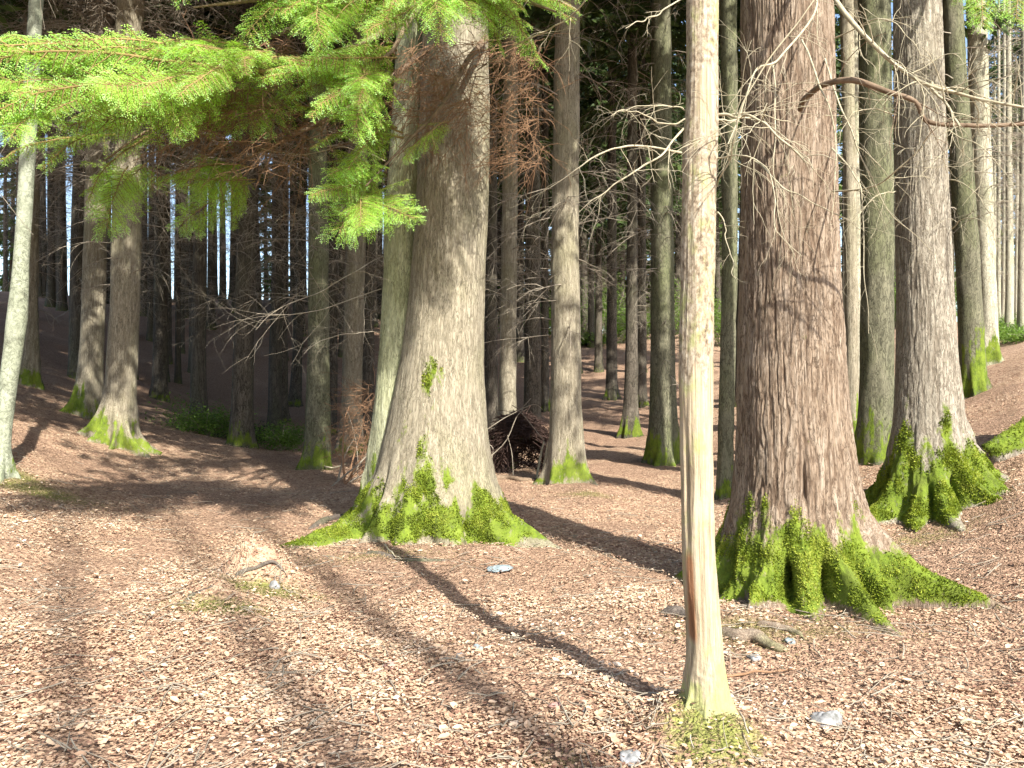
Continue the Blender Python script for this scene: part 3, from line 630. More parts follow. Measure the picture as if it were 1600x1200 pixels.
bx = (1108-800)/F*DS; zb = float(H(bx, DS)); ogS = (bx, DS, zb)
snag = empty('dead_tree', ogS, 'slender bare dead trunk in front, cream wood below, flaking green-tinged bark above', 'tree')
TRUNKS.append((bx, DS, .1))
def snag_notch(): pass
oS, VS, _ = trunk_mesh('trunk', PS, DS, 5.2, M['snag'], snag, [(-20, .035, .3, .07), (-100, .03, .25, .05), (-150, .035, .25, .06), (80, .05, .4, .1), (160, .03, .3, .1)], 160, 1000, .006, 'grain', .0, (), ogS, zb, zdense=1.0, seed=71,
    extra=snag_attrs, notches=[(-140, .02, .16, .98, .22), (-150, .018, .2, .35, .1)])

# ------------------------------------------------------------------ litter, stones, roots, sticks
leaf_litter(330000, 2.6, 18, 'leaf_litter', 'dry tan and reddish fallen leaves strewn over the whole clearing', .012, .032, .11, 1)
leaf_litter(3500, 2.6, 9, 'leaf_litter', 'larger pale curled leaves lying on top of the litter', .035, .07, .25, 2, lo=.35)
def stone(px, py, w_, h_, mat, label, seed):
    x, y, z = gpt(px, py); s = w_/F*y/2; hh = h_/F*y
    th = np.linspace(0, 2*PI, 28, endpoint=False); ph = np.linspace(-.5*PI, .5*PI, 16)
    Pm, Tm = np.meshgrid(ph, th, indexing='ij'); cx, cy, cz = np.cos(Pm)*np.cos(Tm), np.cos(Pm)*np.sin(Tm), np.sin(Pm)
    k = 1+.28*fbm(cx*1.3, cy*1.3, cz*1.3, 4, seed)
    V = np.stack([cx*s*k, cy*s*k*.8, cz*hh*.66*k+hh*.24], -1).reshape(-1, 3)
    i = np.arange(15)[:, None]*28; j = np.arange(28)[None]; j2 = (j+1) % 28
    o = mesh_obj('stone', V, np.stack([i+j, i+j2, i+28+j2, i+28+j], -1).reshape(-1, 4), M[mat], smooth=True)
    o.location = (x, y, z); o.rotation_euler = (0, 0, seed); tag(o, label, 'stone', 'stones lying in the leaf litter')
for k, a in enumerate([
    (1290, 1135, 48, 26, 'stone', 'white rounded stone in the litter right of the bare dead trunk'),
    (781, 891, 40, 8, 'stone_blue', 'flat blue-grey stone just right below the big dappled tree'),
    (1234, 1004, 22, 7, 'stone_blue', 'small flat blue stone before the huge reddish tree'),
    (612, 1044, 26, 9, 'stone_red', 'reddish flat stone in the middle of the clearing'),
    (718, 1032, 14, 11, 'stone', 'small white pebble on the trunk shadow in mid clearing'),
    (745, 1016, 22, 8, 'stone_blue', 'dull greenish stone beside the small white pebble'),
    (868, 1108, 20, 8, 'stone_red', 'low brownish stone left of the dead trunk shadow'),
    (916, 1112, 18, 9, 'stone', 'pale angular stone in the dead trunk shadow'),
    (985, 1192, 44, 16, 'stone', 'grey stone at the bottom edge left of the mossy mound'),
    (429, 920, 18, 13, 'stone', 'pale notched stone on the mossy hump'),
    (1178, 1030, 22, 8, 'stone', 'grey flat stone right of the bare dead trunk among the roots'),
    (176, 1037, 20, 9, 'stone', 'pale lilac stone at left in the open litter')]):
    stone(*a, k+3)
def ground_path(pix, lift=.0):
    return np.array([(lambda g: (g[0], g[1], g[2]+lift))(gpt(a, b)) for a, b in pix])
def root(pix, r0, label, lift=.01, seed=1, mat='root', name='tree_root', taper=.35):
    P = spline(ground_path(pix, lift), 40); t = np.linspace(0, 1, 40)
    R = r0*(1-(1-taper)*t)*np.clip(np.sin(PI*np.clip(t*1.0+.06, 0, 1))*2.2, .25, 1)*(1+.15*noise(t*9, 0, 0, seed))
    P[:, 2] += .012*noise(t*6, 3, 0, seed)-.25*r0-(2.2*r0*(1-np.sin(PI*t))**3 if name == 'tree_root' else 0)
    tb = Tubes(12); tb.add(P, R); o = tb.build(name, M[mat]); c = P.mean(0)
    me = o.data; me.transform(Matrix.Translation(-Vector(c))); o.location = c
    return tag(o, label, 'root' if name == 'tree_root' else 'stick', 'surface roots crossing the litter' if name == 'tree_root' else None)
root([(365, 902), (385, 895), (405, 893), (425, 888), (440, 892), (450, 905)], .022, 'dark arched root over the top of the mossy hump', .02, 1, 'root_dark')
root([(285, 940), (310, 925), (340, 915)], .022, 'low dark root end at the left foot of the mossy hump', .0, 21, 'root_dark')
root([(405, 985), (425, 968), (450, 958), (478, 955)], .03, 'short greenish root just below the mossy hump', .0, 2)
root([(480, 1018), (530, 1010), (590, 1003), (640, 998)], .03, 'long low pale green root in the middle of the clearing', -.005, 3)
root([(320, 1055), (380, 1050), (430, 1052), (475, 1058)], .04, 'thick flattened grey root at left of the clearing', -.01, 4)
root([(470, 1038), (500, 1034), (545, 1036)], .026, 'short bluish root above the thick flattened grey one', -.005, 5)
root([(240, 1050), (270, 1048), (300, 1043)], .024, 'small pale root at far left of the clearing', -.004, 6)
root([(1035, 958), (1060, 963), (1085, 972), (1110, 985), (1135, 992)], .055, 'dark knotty root passing behind the bare dead trunk', .035, 7, 'root_dark')
root([(1120, 985), (1150, 998), (1180, 1003), (1215, 1018), (1245, 1016)], .055, 'brown lumpy root before the huge reddish tree', .035, 8)
root([(1180, 972), (1215, 985), (1240, 992), (1262, 1004)], .035, 'curved tan root above the small flat blue stone', .02, 9)
root([(480, 830), (510, 815), (540, 808), (575, 812)], .05, 'dark root loop left of the big dappled tree', .03, 10, 'root_dark')
root([(560, 862), (600, 868), (640, 876), (680, 877), (740, 872)], .04, 'thin dark root along the front of the big dappled tree', .01, 11, 'root_dark')
root([(1275, 1045), (1300, 1052), (1340, 1058)], .03, 'low greenish root below the huge reddish tree', .0, 12)
root([(1130, 1062), (1180, 1058), (1260, 1045)], .008, 'thin dark stick right of the bare dead trunk', .02, 13, 'twig_red', 'fallen_stick', .5)
root([(1400, 1175), (1440, 1168), (1510, 1166), (1600, 1172)], .009, 'long thin grey stick at the bottom right', .025, 14, 'twig_dark', 'fallen_stick', .5)
root([(1500, 1140), (1545, 1136), (1590, 1133)], .010, 'bleached straight stick near the right edge', .025, 15, 'twig_pale', 'fallen_stick', .6)
root([(985, 932), (1010, 930), (1040, 934)], .008, 'small pale stick in the shade left of the dead trunk', .02, 16, 'twig_pale', 'fallen_stick', .6)
root([(1000, 995), (1018, 1003), (1030, 1005)], .007, 'tiny dark stick left of the bare dead trunk', .02, 17, 'twig_red', 'fallen_stick', .6)
root([(600, 855), (612, 870), (628, 880)], .008, 'curved pale stick at the foot of the big dappled tree', .03, 18, 'twig_pale', 'fallen_stick', .6)
# litter of thin twigs
def twig_litter(n):
    r = np.random.default_rng(5); tb = Tubes(3)
    for k in range(n):
        d = 2.7*(11/2.7)**r.random(); x = (r.random()*2-1)*.68*d; L = .06+.3*r.random()**2; a = r.random()*PI*2
        dx, dy = math.cos(a)*L/2, math.sin(a)*L/2; q = np.array([[x-dx, d-dy, 0], [x+r.normal(0, .01), d+r.normal(0, .01), 0], [x+dx, d+dy, 0]])
        P = spline(q, 5); P[:, 2] = H(P[:, 0], P[:, 1])+.03+.012*r.random(5); tb.add(P, .0018+.003*r.random())
    return tag(tb.build('twig_litter', M['twig_dark']), 'short thin fallen twigs scattered through the leaf litter', 'twig litter', kind='stuff')
twig_litter(1500)
def grass_tufts(n):
    r = np.random.default_rng(6); C = []
    for x, y, rx, ry, s in MOSSG:
        m = int(n*s*rx*ry*1.3/(1+y*.06)); C.append(np.stack([x+r.normal(0, .55, m)*rx, y+r.normal(0, .55, m)*ry], -1))
    C = np.concatenate(C); m = len(C); z = H(C[:, 0], C[:, 1]); P = np.stack([C[:, 0], C[:, 1], z+.008], -1)
    D = unit(np.stack([r.normal(0, 1, m), r.normal(0, 1, m)-.3, .35+.4*r.random(m)], -1)); L = (.007+.016*r.random((m, 1))**2)
    W = unit(np.cross(D, r.normal(0, 1, (m, 3))))*.0022
    V, Q = quads(P+D*L, D*L, W)
    return tag(mesh_obj('grass', V, Q, M['grass'], attrs={'rnd': np.repeat(r.random(m), 4)}), 'short yellow-green moss and grass on the low humps', 'grass', kind='stuff')
grass_tufts(16000)

# ------------------------------------------------------------------ hemlock boughs
def bough_template(seed, L=1.0, wide=.55, ns=30, st=.019, nl=.0085, ss=.006):
    """one drooping flat spray along +X, length 1"""
    r = np.random.default_rng(seed); tb = Tubes(3); C = []; U = []; W = []; RN = []
    P = curve_pts((0, 0, 0), (1, 0, .22), L, .35, 16, .05, r); tb.add(P, np.linspace(.009, .002, 16), 4)
    for k in range(ns):
        t = .08+.9*k/ns; i = min(int(t*15), 14); p = P[i]+(P[i+1]-P[i])*(t*15-i); side = (-1)**k
        l2 = wide*(1-.72*t)*(.6+.55*r.random())
        f = unit(P[i+1]-P[i]); sd = np.cross(f, [0, 0, 1.]); q = unit(f*.85+sd*side*.95+np.array([0, 0, r.normal(0, .38)]))
        Q = curve_pts(p, q, l2, .5, 9, .06, r); tb.add(Q, np.linspace(.004, .0012, 9))
        m3 = max(5, int(l2/st))
        for s in range(m3):
            t3 = .08+.92*s/m3; i3 = min(int(t3*8), 7); p3 = Q[i3]+(Q[i3+1]-Q[i3])*(t3*8-i3); f3 = unit(Q[i3+1]-Q[i3]); s3 = unit(np.cross(f3, [0, 0, 1.]))*(1 if s % 2 else -1)
            l3 = (.035+.075*(1-t3))*min(1, wide*2.2)*(.6+.6*r.random()); d3 = unit(f3*.8+s3*.8+np.array([0, 0, -.25])+r.normal(0, .15, 3))
            mm = max(4, int(l3/ss)); tt = np.linspace(.05, 1, mm)[:, None]
            c = p3+d3*l3*tt+np.array([0, 0, -.35])*l3*tt**2*.6; sdv = unit(np.cross(d3, [0, 0, 1.])); sg = np.where(np.arange(mm)[:, None] % 2, 1, -1)
            u_ = unit(d3*.6+sdv*sg+r.normal(0, .22, (mm, 3))); ln = (nl*(.7+.6*r.random((mm, 1))))
            C.append(c+u_*ln); U.append(u_*ln); W.append(unit(np.cross(u_, np.array([0, 0, 1.])+r.normal(0, .4, (mm, 3))))*nl*.4)
            RN.append(np.clip(.25+.5*t3*t+.25*r.random(mm)+.1*r.normal(), 0, 1))
    C, U, W = map(np.concatenate, (C, U, W)); RN = np.concatenate(RN); V, Q_ = quads(C, U, W)
    ob = mesh_obj('bough', V, Q_, M['needles'], link=False, attrs={'rnd': np.repeat(RN, 4)}); tv = tb.build('twigs', M['bough_wood'], link=False)
    return ob.data, tv.data
BOUGH = [bough_template(s, 1.0, wd) for s, wd in ((101, .5), (102, .6), (103, .42), (104, .5))]
BOUGHN = [bough_template(s, 1.0, wd, 54, .012, .0058, .0042) for s, wd in ((111, .19), (112, .23), (113, .17))]
RB = random.Random(99)
def place_bough(parent, og, a, b, k=None, roll=None, sc=1.):
    A = Vector(at(*a)); B = Vector(at(*b)); dv = B-A; L = dv.length*1.08
    X = dv.normalized(); Z = Vector((.25, -.85, .6)) if RB.random() < .72 else Vector((0, -.2, 1)); Z = (Z-X*Z.dot(X)).normalized() if abs(X.z) < .95 else Vector((0, -1, 0))
    Y = Z.cross(X); R = Matrix((X, Y, Z)).transposed().to_4x4() @ Matrix.Rotation(roll if roll is not None else RB.uniform(-.4, .4), 4, 'X') @ Matrix.Rotation(-.12, 4, 'Y')
    nd, tw = BOUGHN[RB.randrange(3)] if L > 1.0 else BOUGH[RB.randrange(4)]
    o = bpy.data.objects.new('bough', tw); COL.objects.link(o); o.parent = parent
    o.matrix_local = Matrix.Translation(A-Vector(og)) @ R @ Matrix.Scale(L*sc, 4)
    n = bpy.data.objects.new('needles', nd); COL.objects.link(n); n.parent = o; n['kind'] = 'stuff'
    return o
BO = [ # left bright shelf
 ((430, 100, 6.6), (60, 112, 5.9)), ((420, 95, 6.6), (150, 112, 6.0)), ((380, 95, 6.2), (-60, 150, 5.4)), ((330, 110, 5.8), (-20, 190, 5.2)), ((300, 115, 6.0), (-30, 225, 5.3)), ((250, 120, 6.0), (60, 200, 5.2)),
 ((400, 75, 6.4), (230, 95, 5.8)), ((410, 80, 6.4), (375, 140, 5.6)), ((390, 70, 6.2), (330, 130, 5.5)), ((360, 75, 6.0), (290, 190, 5.3)), ((330, 90, 6.0), (230, 180, 5.3)), ((180, 110, 5.8), (-40, 110, 5.0)),
 ((200, 110, 5.9), (0, 130, 5.3)), ((150, 120, 5.6), (-50, 210, 5.0)), ((120, 140, 5.6), (-40, 245, 5.1)), ((330, 85, 6.2), (120, 118, 5.5)), ((280, 110, 5.9), (170, 200, 5.3)), ((220, 115, 5.9), (110, 215, 5.2)), ((70, 120, 5.4), (-60, 150, 5.0)), ((90, 130, 5.5), (10, 225, 5.1)),
 # olive underside
 ((420, 140, 7.2), (190, 240, 6.4)), ((410, 160, 7.2), (260, 220, 6.6)), ((380, 170, 7.0), (120, 250, 6.3)), ((250, 200, 7.0), (150, 330, 6.6)), ((230, 180, 6.8), (60, 270, 6.2)), ((395, 262, 7.4), (250, 290, 7.0)), ((400, 280, 7.4), (290, 325, 7.1)), ((200, 260, 7.0), (140, 350, 6.6)), ((180, 210, 6.8), (0, 290, 6.2)),
 ((450, 120, 7.4), (360, 190, 6.8)), ((470, 90, 7.4), (330, 150, 6.8)),
 # centre
 ((620, 90, 7.0), (470, 140, 6.2)), ((600, 110, 7.0), (430, 185, 6.2)), ((610, 120, 7.0), (500, 215, 6.2)), ((575, 110, 6.6), (592, 180, 6.1)), ((565, 100, 6.6), (545, 200, 6.0)), ((560, 105, 6.6), (445, 160, 5.9)), ((620, 200, 7.2), (500, 225, 6.4)), ((590, 130, 6.8), (470, 200, 6.1)),
 ((630, 215, 7.2), (490, 260, 6.5)), ((590, 280, 7.2), (480, 340, 6.5)), ((600, 260, 7.2), (505, 300, 6.6)), ((560, 300, 7.0), (598, 385, 6.6)), ((600, 200, 7.0), (545, 270, 6.5)), ((700, 190, 7.2), (640, 240, 6.8)),
 # top
 ((560, -10, 6.8), (270, 25, 6.0)), ((600, 0, 6.8), (330, 38, 6.0)), ((620, -10, 6.6), (440, 50, 6.0)), ((600, -40, 6.4), (250, 0, 5.6)), ((660, -20, 6.6), (590, 45, 5.9)), ((640, -20, 6.4), (530, 45, 5.8)), ((560, 0, 6.3), (500, 70, 5.9)), ((500, 0, 6.3), (470, 60, 5.8)),
 ((700, -30, 6.6), (640, 40, 5.9)), ((720, -40, 6.6), (880, 20, 5.9)), ((700, -30, 6.6), (800, 40, 5.9)), ((740, -30, 6.8), (890, 40, 6.2)), ((710, -50, 6.4), (760, 45, 5.8)), ((690, -40, 6.6), (850, 5, 5.9)), ((480, -30, 6.6), (400, 45, 6.0)), ((790, -20, 7.2), (860, 70, 6.6)), ((760, -30, 6.5), (830, 40, 5.9)), ((680, -40, 6.5), (700, 40, 5.9)),
]
BO += [((700, -20, 6.7), (610, 70, 6.0)), ((720, -20, 6.7), (690, 62, 6.1)), ((700, -20, 6.7), (745, 66, 6.1)), ((740, -20, 6.7), (800, 62, 6.1)), ((650, 10, 6.8), (560, 95, 6.1)), ((780, -20, 6.7), (885, 62, 6.2)), ((690, -25, 6.4), (650, 30, 5.8)), ((720, -25, 6.4), (860, 30, 5.8))]
BO = [((a[0], a[1]+16, a[2]), (b[0], b[1]+12, b[2])) if q < 20 else (a, b) for q, (a, b) in enumerate(BO)]
for a, b in BO: place_bough(t1, og1, a, b)
for k, (a, b) in enumerate(list(BO)):          # extra thickness, a little behind
    j = lambda s: RB.uniform(-s, s)
    place_bough(t1, og1, (a[0]+j(40), a[1]+j(14), a[2]+.25+j(.2)), (b[0]+j(45)+15, b[1]+j(14), b[2]+.3+j(.2))) if k % 5 < 3 else None
for a, b in [((1510, -50, 7.8), (1478, 30, 7.3)), ((1530, -50, 7.8), (1545, 30, 7.4)), ((1500, -60, 7.8), (1510, 35, 7.3)), ((1590, -60, 7.8), (1600, 20, 7.3))]: place_bough(t3, og3, a, b)
for a, b in [((740, -120, 7.0), (860, -60, 6.2)), ((760, -200, 7.0), (960, -140, 6.0)), ((740, -260, 7.2), (900, -230, 6.2)), ((720, -340, 7.0), (860, -330, 6.0)),
             ((800, -60, 6.6), (930, -40, 6.0)), ((700, -180, 6.4), (760, -130, 5.6)), ((760, -400, 6.8), (960, -380, 5.8))]: place_bough(t1, og1, a, b)  # unseen boughs above the frame, added to dapple the trunk below
# limbs that carry the boughs
def limb(parent, og, pts, r0, r1, mat, name='limb', n=24, sides=10, wob=.008, seed=1):
    P = spline([at(*p) for p in pts], n); t = np.linspace(0, 1, n)
    P = P + wob*np.stack([noise(t*7, s, 0, seed) for s in (1, 5, 9)], -1)
    tb = Tubes(sides); tb.add(P-np.array(og), (r0+(r1-r0)*t)*(1+.1*noise(t*12, 0, 0, seed))); return tb.build(name, M[mat], parent), P
L1 = [[(690, -160, 8.3), (600, -60, 7.6), (480, 30, 7.0), (400, 65, 6.6), (300, 95, 6.0), (150, 115, 5.7), (-20, 140, 5.3)],
      [(700, -60, 8.3), (640, 30, 7.4), (600, 90, 6.8), (520, 130, 6.4)],
      [(760, 60, 8.2), (735, 90, 7.6), (690, 165, 7.2), (640, 220, 7.1), (570, 290, 6.8)],
      [(690, 0, 8.3), (560, 70, 7.6), (460, 110, 7.3), (400, 150, 7.2), (260, 190, 6.8), (160, 250, 6.6)],
      [(720, -120, 8.3), (740, -60, 7.0), (800, -10, 6.4), (870, 20, 6.0)], [(690, -140, 8.3), (600, -60, 7.2), (450, -10, 6.4), (300, 10, 6.0)], [(690, 60, 8.3), (560, 160, 7.7), (420, 230, 7.5), (330, 280, 7.2)]]
for k, p in enumerate(L1): limb(t1, og1, p, .035, .007, 'twig_brown', seed=k+40)
limb(t3, og3, [(1440, -80, 8.5), (1500, -60, 8.0), (1530, -50, 7.6), (1600, -40, 7.3)], .03, .008, 'twig_brown', seed=55)
# brown fine twig tangle hanging in front of the dappled trunk
def tangle(parent, og, boxes, n, mat, name, seed, L=.35, rad=.003, down=.5, dens=3):
    r = np.random.default_rng(seed); tb = Tubes(3)
    for k in range(n):
        x0, x1, y0, y1, d0, d1 = boxes[r.integers(len(boxes))]
        p = at(x0+(x1-x0)*r.random(), y0+(y1-y0)*r.random(), d0+(d1-d0)*r.random())
        v = unit(np.array([r.normal(-.4, .8), r.normal(-.2, .5), r.normal(-down*.6, .5)])); l = L*(.5+r.random())
        P = curve_pts(p, v, l, down, 7, .12, r); tb.add(P-og, np.linspace(rad, rad*.4, 7))
        for s in range(dens):
            i = r.integers(1, 6); Q = curve_pts(P[i], unit(unit(P[i]-P[i-1])+r.normal(0, .6, 3)), l*.4, down, 5, .15, r); tb.add(Q-og, np.linspace(rad*.6, rad*.3, 5))
    o = tb.build(name, M[mat], parent); o['kind'] = 'stuff'; return o
og1a = np.array(og1)
tangle(t1, og1a, [(460, 740, 20, 230, 7.0, 7.8), (300, 480, 60, 260, 6.6, 7.4), (240, 440, 80, 230, 6.6, 7.4), (640, 760, 60, 200, 7.2, 7.8), (770, 850, 60, 260, 7.4, 8.2)], 900, 'twig_red', 'fine_twigs', 3, .4, .0035)

# ------------------------------------------------------------------ pale dead branches near the snag and the reddish tree
def dead_branch(parent, og, pts, r0, r1, mat='twig_pale', nsub=11, sub=.35, seed=1, droop=.5, name='dead_branch', spread=.7, tmin=.15):
    r0, r1 = r0*.72, r1*.72; r = np.random.default_rng(seed); P = spline([at(*p) for p in pts], 36); t = np.linspace(0, 1, 36)
    P = P + .01*np.stack([noise(t*8, s, 0, seed) for s in (1, 5, 9)], -1); og = np.array(og)
    tb = Tubes(6); R = (r0+(r1-r0)*t)*(1+.12*noise(t*14, 0, 0, seed)); tb.add(P-og, R, 8)
    for k in range(nsub):
        i = int(36*(tmin+(1-tmin)*(k+r.random())/nsub)); i = min(max(i, 1), 34); f = unit(P[i+1]-P[i-1])
        v = unit(f*.6+r.normal(0, spread, 3)*np.array([1, .7, 1])); l = sub*(.5+r.random()); Q = curve_pts(P[i], v, l, droop, 10, .12, r); rr = R[i]*.5
        rr = min(rr, .0042); tb.add(Q-og, np.linspace(rr, rr*.35, 10), 5)
        for s in range(3):
            i2 = r.integers(2, 9); Q2 = curve_pts(Q[i2], unit(unit(Q[i2]-Q[i2-1])+r.normal(0, .6, 3)), l*(.25+.35*r.random()), droop, 7, .14, r); tb.add(Q2-og, np.linspace(rr*.55, rr*.25, 7), 4)
    return tb.build(name, M[mat], parent)
sn = ogS
dead_branch(snag, sn, [(1068, 240, 3.72), (1000, 226, 3.6), (950, 236, 3.5), (905, 262, 3.45), (862, 292, 3.4)], .008, .002, seed=1, nsub=9, sub=.22)
dead_branch(snag, sn, [(1068, 200, 3.75), (1030, 240, 3.6), (985, 272, 3.5), (940, 300, 3.45), (903, 330, 3.4)], .008, .002, seed=2, nsub=11, sub=.22)
dead_branch(snag, sn, [(1068, 190, 3.75), (1020, 188, 3.65), (980, 172, 3.6), (955, 182, 3.5)], .006, .002, seed=3, nsub=8, sub=.2)
dead_branch(snag, sn, [(1070, 170, 3.75), (1035, 165, 3.7), (990, 168, 3.65), (955, 184, 3.6)], .005, .0015, seed=4, nsub=7, sub=.2)
dead_branch(snag, sn, [(1076, -8, 3.75), (1030, 20, 3.65), (1000, 32, 3.6), (980, 46, 3.55)], .006, .002, seed=5, nsub=5, sub=.15)
dead_branch(snag, sn, [(1116, 182, 3.75), (1150, 180, 3.7), (1185, 186, 3.6), (1215, 212, 3.55), (1262, 256, 3.5)], .010, .006, seed=6, nsub=14, sub=.35)
dead_branch(snag, sn, [(1114, 180, 3.78), (1140, 190, 3.8), (1180, 180, 3.9), (1230, 190, 4.0)], .007, .003, seed=7, nsub=12, sub=.35)
dead_branch(snag, sn, [(1116, 250, 3.75), (1150, 240, 3.6), (1190, 250, 3.5), (1210, 300, 3.45), (1215, 360, 3.4), (1250, 400, 3.4)], .005, .0015, seed=8, nsub=8, sub=.25)
dead_branch(snag, sn, [(1116, 330, 3.75), (1130, 350, 3.7), (1142, 400, 3.65), (1148, 438, 3.6)], .005, .0015, seed=9, nsub=4, sub=.12)
dead_branch(snag, sn, [(1118, 290, 3.75), (1135, 260, 3.65), (1150, 215, 3.55), (1165, 150, 3.5), (1230, 60, 3.5), (1285, -20, 3.5)], .005, .004, seed=10, nsub=9, sub=.3)
g2_ = og2
dead_branch(t2, g2_, [(1262, -120, 6.0), (1290, -30, 5.2), (1340, 45, 4.9), (1400, 100, 4.8), (1450, 132, 4.7), (1520, 150, 4.6), (1610, 168, 4.5)], .026, .009, seed=20, nsub=24, sub=.4, tmin=.3)
dead_branch(t2, g2_, [(1452, 130, 4.7), (1470, 155, 4.65), (1488, 175, 4.6), (1502, 200, 4.55)], .013, .008, seed=21, nsub=7, sub=.3)
dead_branch(t2, g2_, [(1249, 168, 5.62), (1262, 150, 5.4), (1290, 132, 5.2), (1335, 125, 5.0), (1385, 143, 4.95), (1430, 160, 4.9), (1452, 188, 4.9), (1520, 196, 4.9), (1610, 196, 4.9)], .030, .016, 'twig_brown', seed=22, nsub=8, sub=.4)
dead_branch(t2, g2_, [(1200, -60, 5.8), (1275, 0, 5.0), (1222, 85, 4.5), (1185, 110, 4.4), (1160, 170, 4.3), (1135, 225, 4.2)], .012, .004, seed=23, nsub=12, sub=.35)
dead_branch(t2, g2_, [(1205, 90, 5.72), (1212, 175, 5.4), (1210, 260, 5.2), (1216, 340, 5.1), (1240, 400, 5.1)], .008, .002, seed=24, nsub=7, sub=.3)
dead_branch(t2, g2_, [(1255, 60, 5.72), (1280, 130, 5.2), (1302, 200, 5.1), (1305, 280, 5.0), (1300, 345, 5.0)], .009, .003, seed=25, nsub=7, sub=.3)
dead_branch(t2, g2_, [(1290, 90, 5.8), (1310, 160, 5.3), (1345, 240, 5.2), (1390, 330, 5.2), (1455, 390, 5.2)], .010, .002, seed=26, nsub=12, sub=.4)
dead_branch(t2, g2_, [(1300, 230, 5.8), (1335, 270, 5.4), (1347, 330, 5.3), (1350, 430, 5.2), (1358, 520, 5.2)], .008, .002, seed=27, nsub=7, sub=.3)
dead_branch(t2, g2_, [(1180, 250, 5.75), (1220, 290, 5.4), (1280, 320, 5.3), (1345, 360, 5.3)], .009, .003, seed=28, nsub=8, sub=.35)
dead_branch(t2, g2_, [(1300, 300, 5.8), (1370, 290, 5.3), (1430, 240, 5.1), (1470, 195, 4.95), (1500, 180, 4.9)], .009, .003, seed=29, nsub=11, sub=.4)
dead_branch(t2, g2_, [(1305, 60, 5.9), (1380, 30, 5.5), (1420, 60, 5.3), (1450, 110, 5.2)], .008, .002, seed=30, nsub=11, sub=.4)
g3_ = og3
dead_branch(t3, g3_, [(1475, 200, 8.6), (1500, 215, 8.2), (1540, 235, 8.0), (1590, 300, 7.8)], .012, .003, seed=31, nsub=11, sub=.6)
dead_branch(t3, g3_, [(1480, 280, 8.6), (1510, 290, 8.2), (1545, 330, 8.0), (1575, 360, 7.8)], .010, .003, seed=32, nsub=9, sub=.6)
dead_branch(t3, g3_, [(1482, 360, 8.6), (1510, 340, 8.2), (1540, 350, 8.0), (1565, 390, 7.9)], .009, .003, seed=33, nsub=8, sub=.5)
dead_branch(t3, g3_, [(1400, 180, 8.5), (1360, 170, 8.1), (1330, 180, 8.0), (1310, 220, 7.9)], .010, .003, seed=34, nsub=11, sub=.5)
dead_branch(t3, g3_, [(1400, 300, 8.5), (1370, 305, 8.1), (1340, 340, 8.0)], .009, .003, seed=35, nsub=8, sub=.5)
dead_branch(t1, og1, [(745, 110, 8.1), (790, 80, 6.8), (850, 48, 6.2), (890, 28, 6.0), (925, -15, 5.8)], .010, .006, seed=36, nsub=11, sub=.35)
dead_branch(t1, og1, [(640, 330, 8.2), (590, 330, 7.6), (545, 330, 7.3), (510, 340, 7.1)], .009, .003, seed=37, nsub=8, sub=.4)
dead_branch(t1, og1, [(598, 400, 8.4), (560, 420, 7.8), (500, 455, 7.4), (440, 480, 7.1), (400, 515, 6.9)], .008, .002, 'twig_dark', seed=38, nsub=11, sub=.6)
dead_branch(t1, og1, [(596, 450, 8.4), (540, 470, 7.8), (470, 490, 7.4), (400, 490, 7.2)], .008, .002, 'twig_dark', seed=39, nsub=11, sub=.6)
dead_branch(t1, og1, [(594, 520, 8.4), (560, 520, 8.0), (510, 530, 7.7), (475, 552, 7.5)], .007, .002, 'twig_dark', seed=44, nsub=8, sub=.4)
dead_branch(t1, og1, [(600, 250, 8.4), (540, 230, 7.6), (470, 240, 7.2), (400, 230, 7.0)], .009, .003, 'twig_pale', seed=45, nsub=11, sub=.5)

# ------------------------------------------------------------------ far forest
r = random.Random(4); rn = np.random.default_rng(4)
def trunk_template(seed, R=.5, h=20):
    """unit trunk: radius .5, height 20 m"""
    nt_, nz = 16, 40; z = np.linspace(-.6, h, nz); th = np.linspace(0, 2*PI, nt_, endpoint=False); Z, T_ = np.meshgrid(z, th, indexing='ij')
    RR = R*(1-.8*np.clip(Z, 0, None)/h)+.35*R*np.exp(-np.clip(Z, 0, None)/.35)*(1+.5*noise(np.cos(T_)*2, np.sin(T_)*2, 0, seed)); RR = RR*(1+.06*noise(np.cos(T_)*2, np.sin(T_)*2, Z*.5, seed))
    bend = .25*noise(z*.12, 0, 0, seed+3)-.25*noise(0, 0, 0, seed+3); X = RR*np.cos(T_)+bend[:, None]; Y = RR*np.sin(T_)
    V = np.stack([X, Y, Z], -1).reshape(-1, 3); i = np.arange(nz-1)[:, None]*nt_; j = np.arange(nt_)[None]; j2 = (j+1) % nt_
    mo = np.clip(1-Z/.6, 0, 1)*.55
    return lambda mat: mesh_obj('trunk', V, np.stack([i+j, i+j2, i+nt_+j2, i+nt_+j], -1).reshape(-1, 4), mat, link=False, smooth=True, attrs={'moss': mo.ravel(), 'fis': 0*mo.ravel()}).data
TT = [trunk_template(s)(M['bark_far_shaded']) for s in (1, 2, 3)]; TL = [trunk_template(s)(M['bark_lit']) for s in (4, 5)]
def far_tree(px, d, wpx, label, group, crown=True, lit=False, dead=True, cz=9, cs=1.):
    x = (px-800)/F*d; zb = float(H(x, d)); e = empty('conifer_tree', (x, d, zb), label, 'tree', group)
    s = wpx/F*d; tm = r.choice(TL if lit else TT); o = inst('trunk', tm, e, (0, 0, 0), r.uniform(0, 6.28)); o.scale = (s, s, 1.)
    if crown: inst('crown', r.choice(CROWNS), e, (0, 0, cz+r.uniform(-1, 1)), r.uniform(0, 6.28), cs)
    if dead: inst('dead_branches', r.choice(DEADS), e, (0, 0, r.uniform(-.5, 1.)), r.uniform(0, 6.28), 1., kind='stuff')
    return e
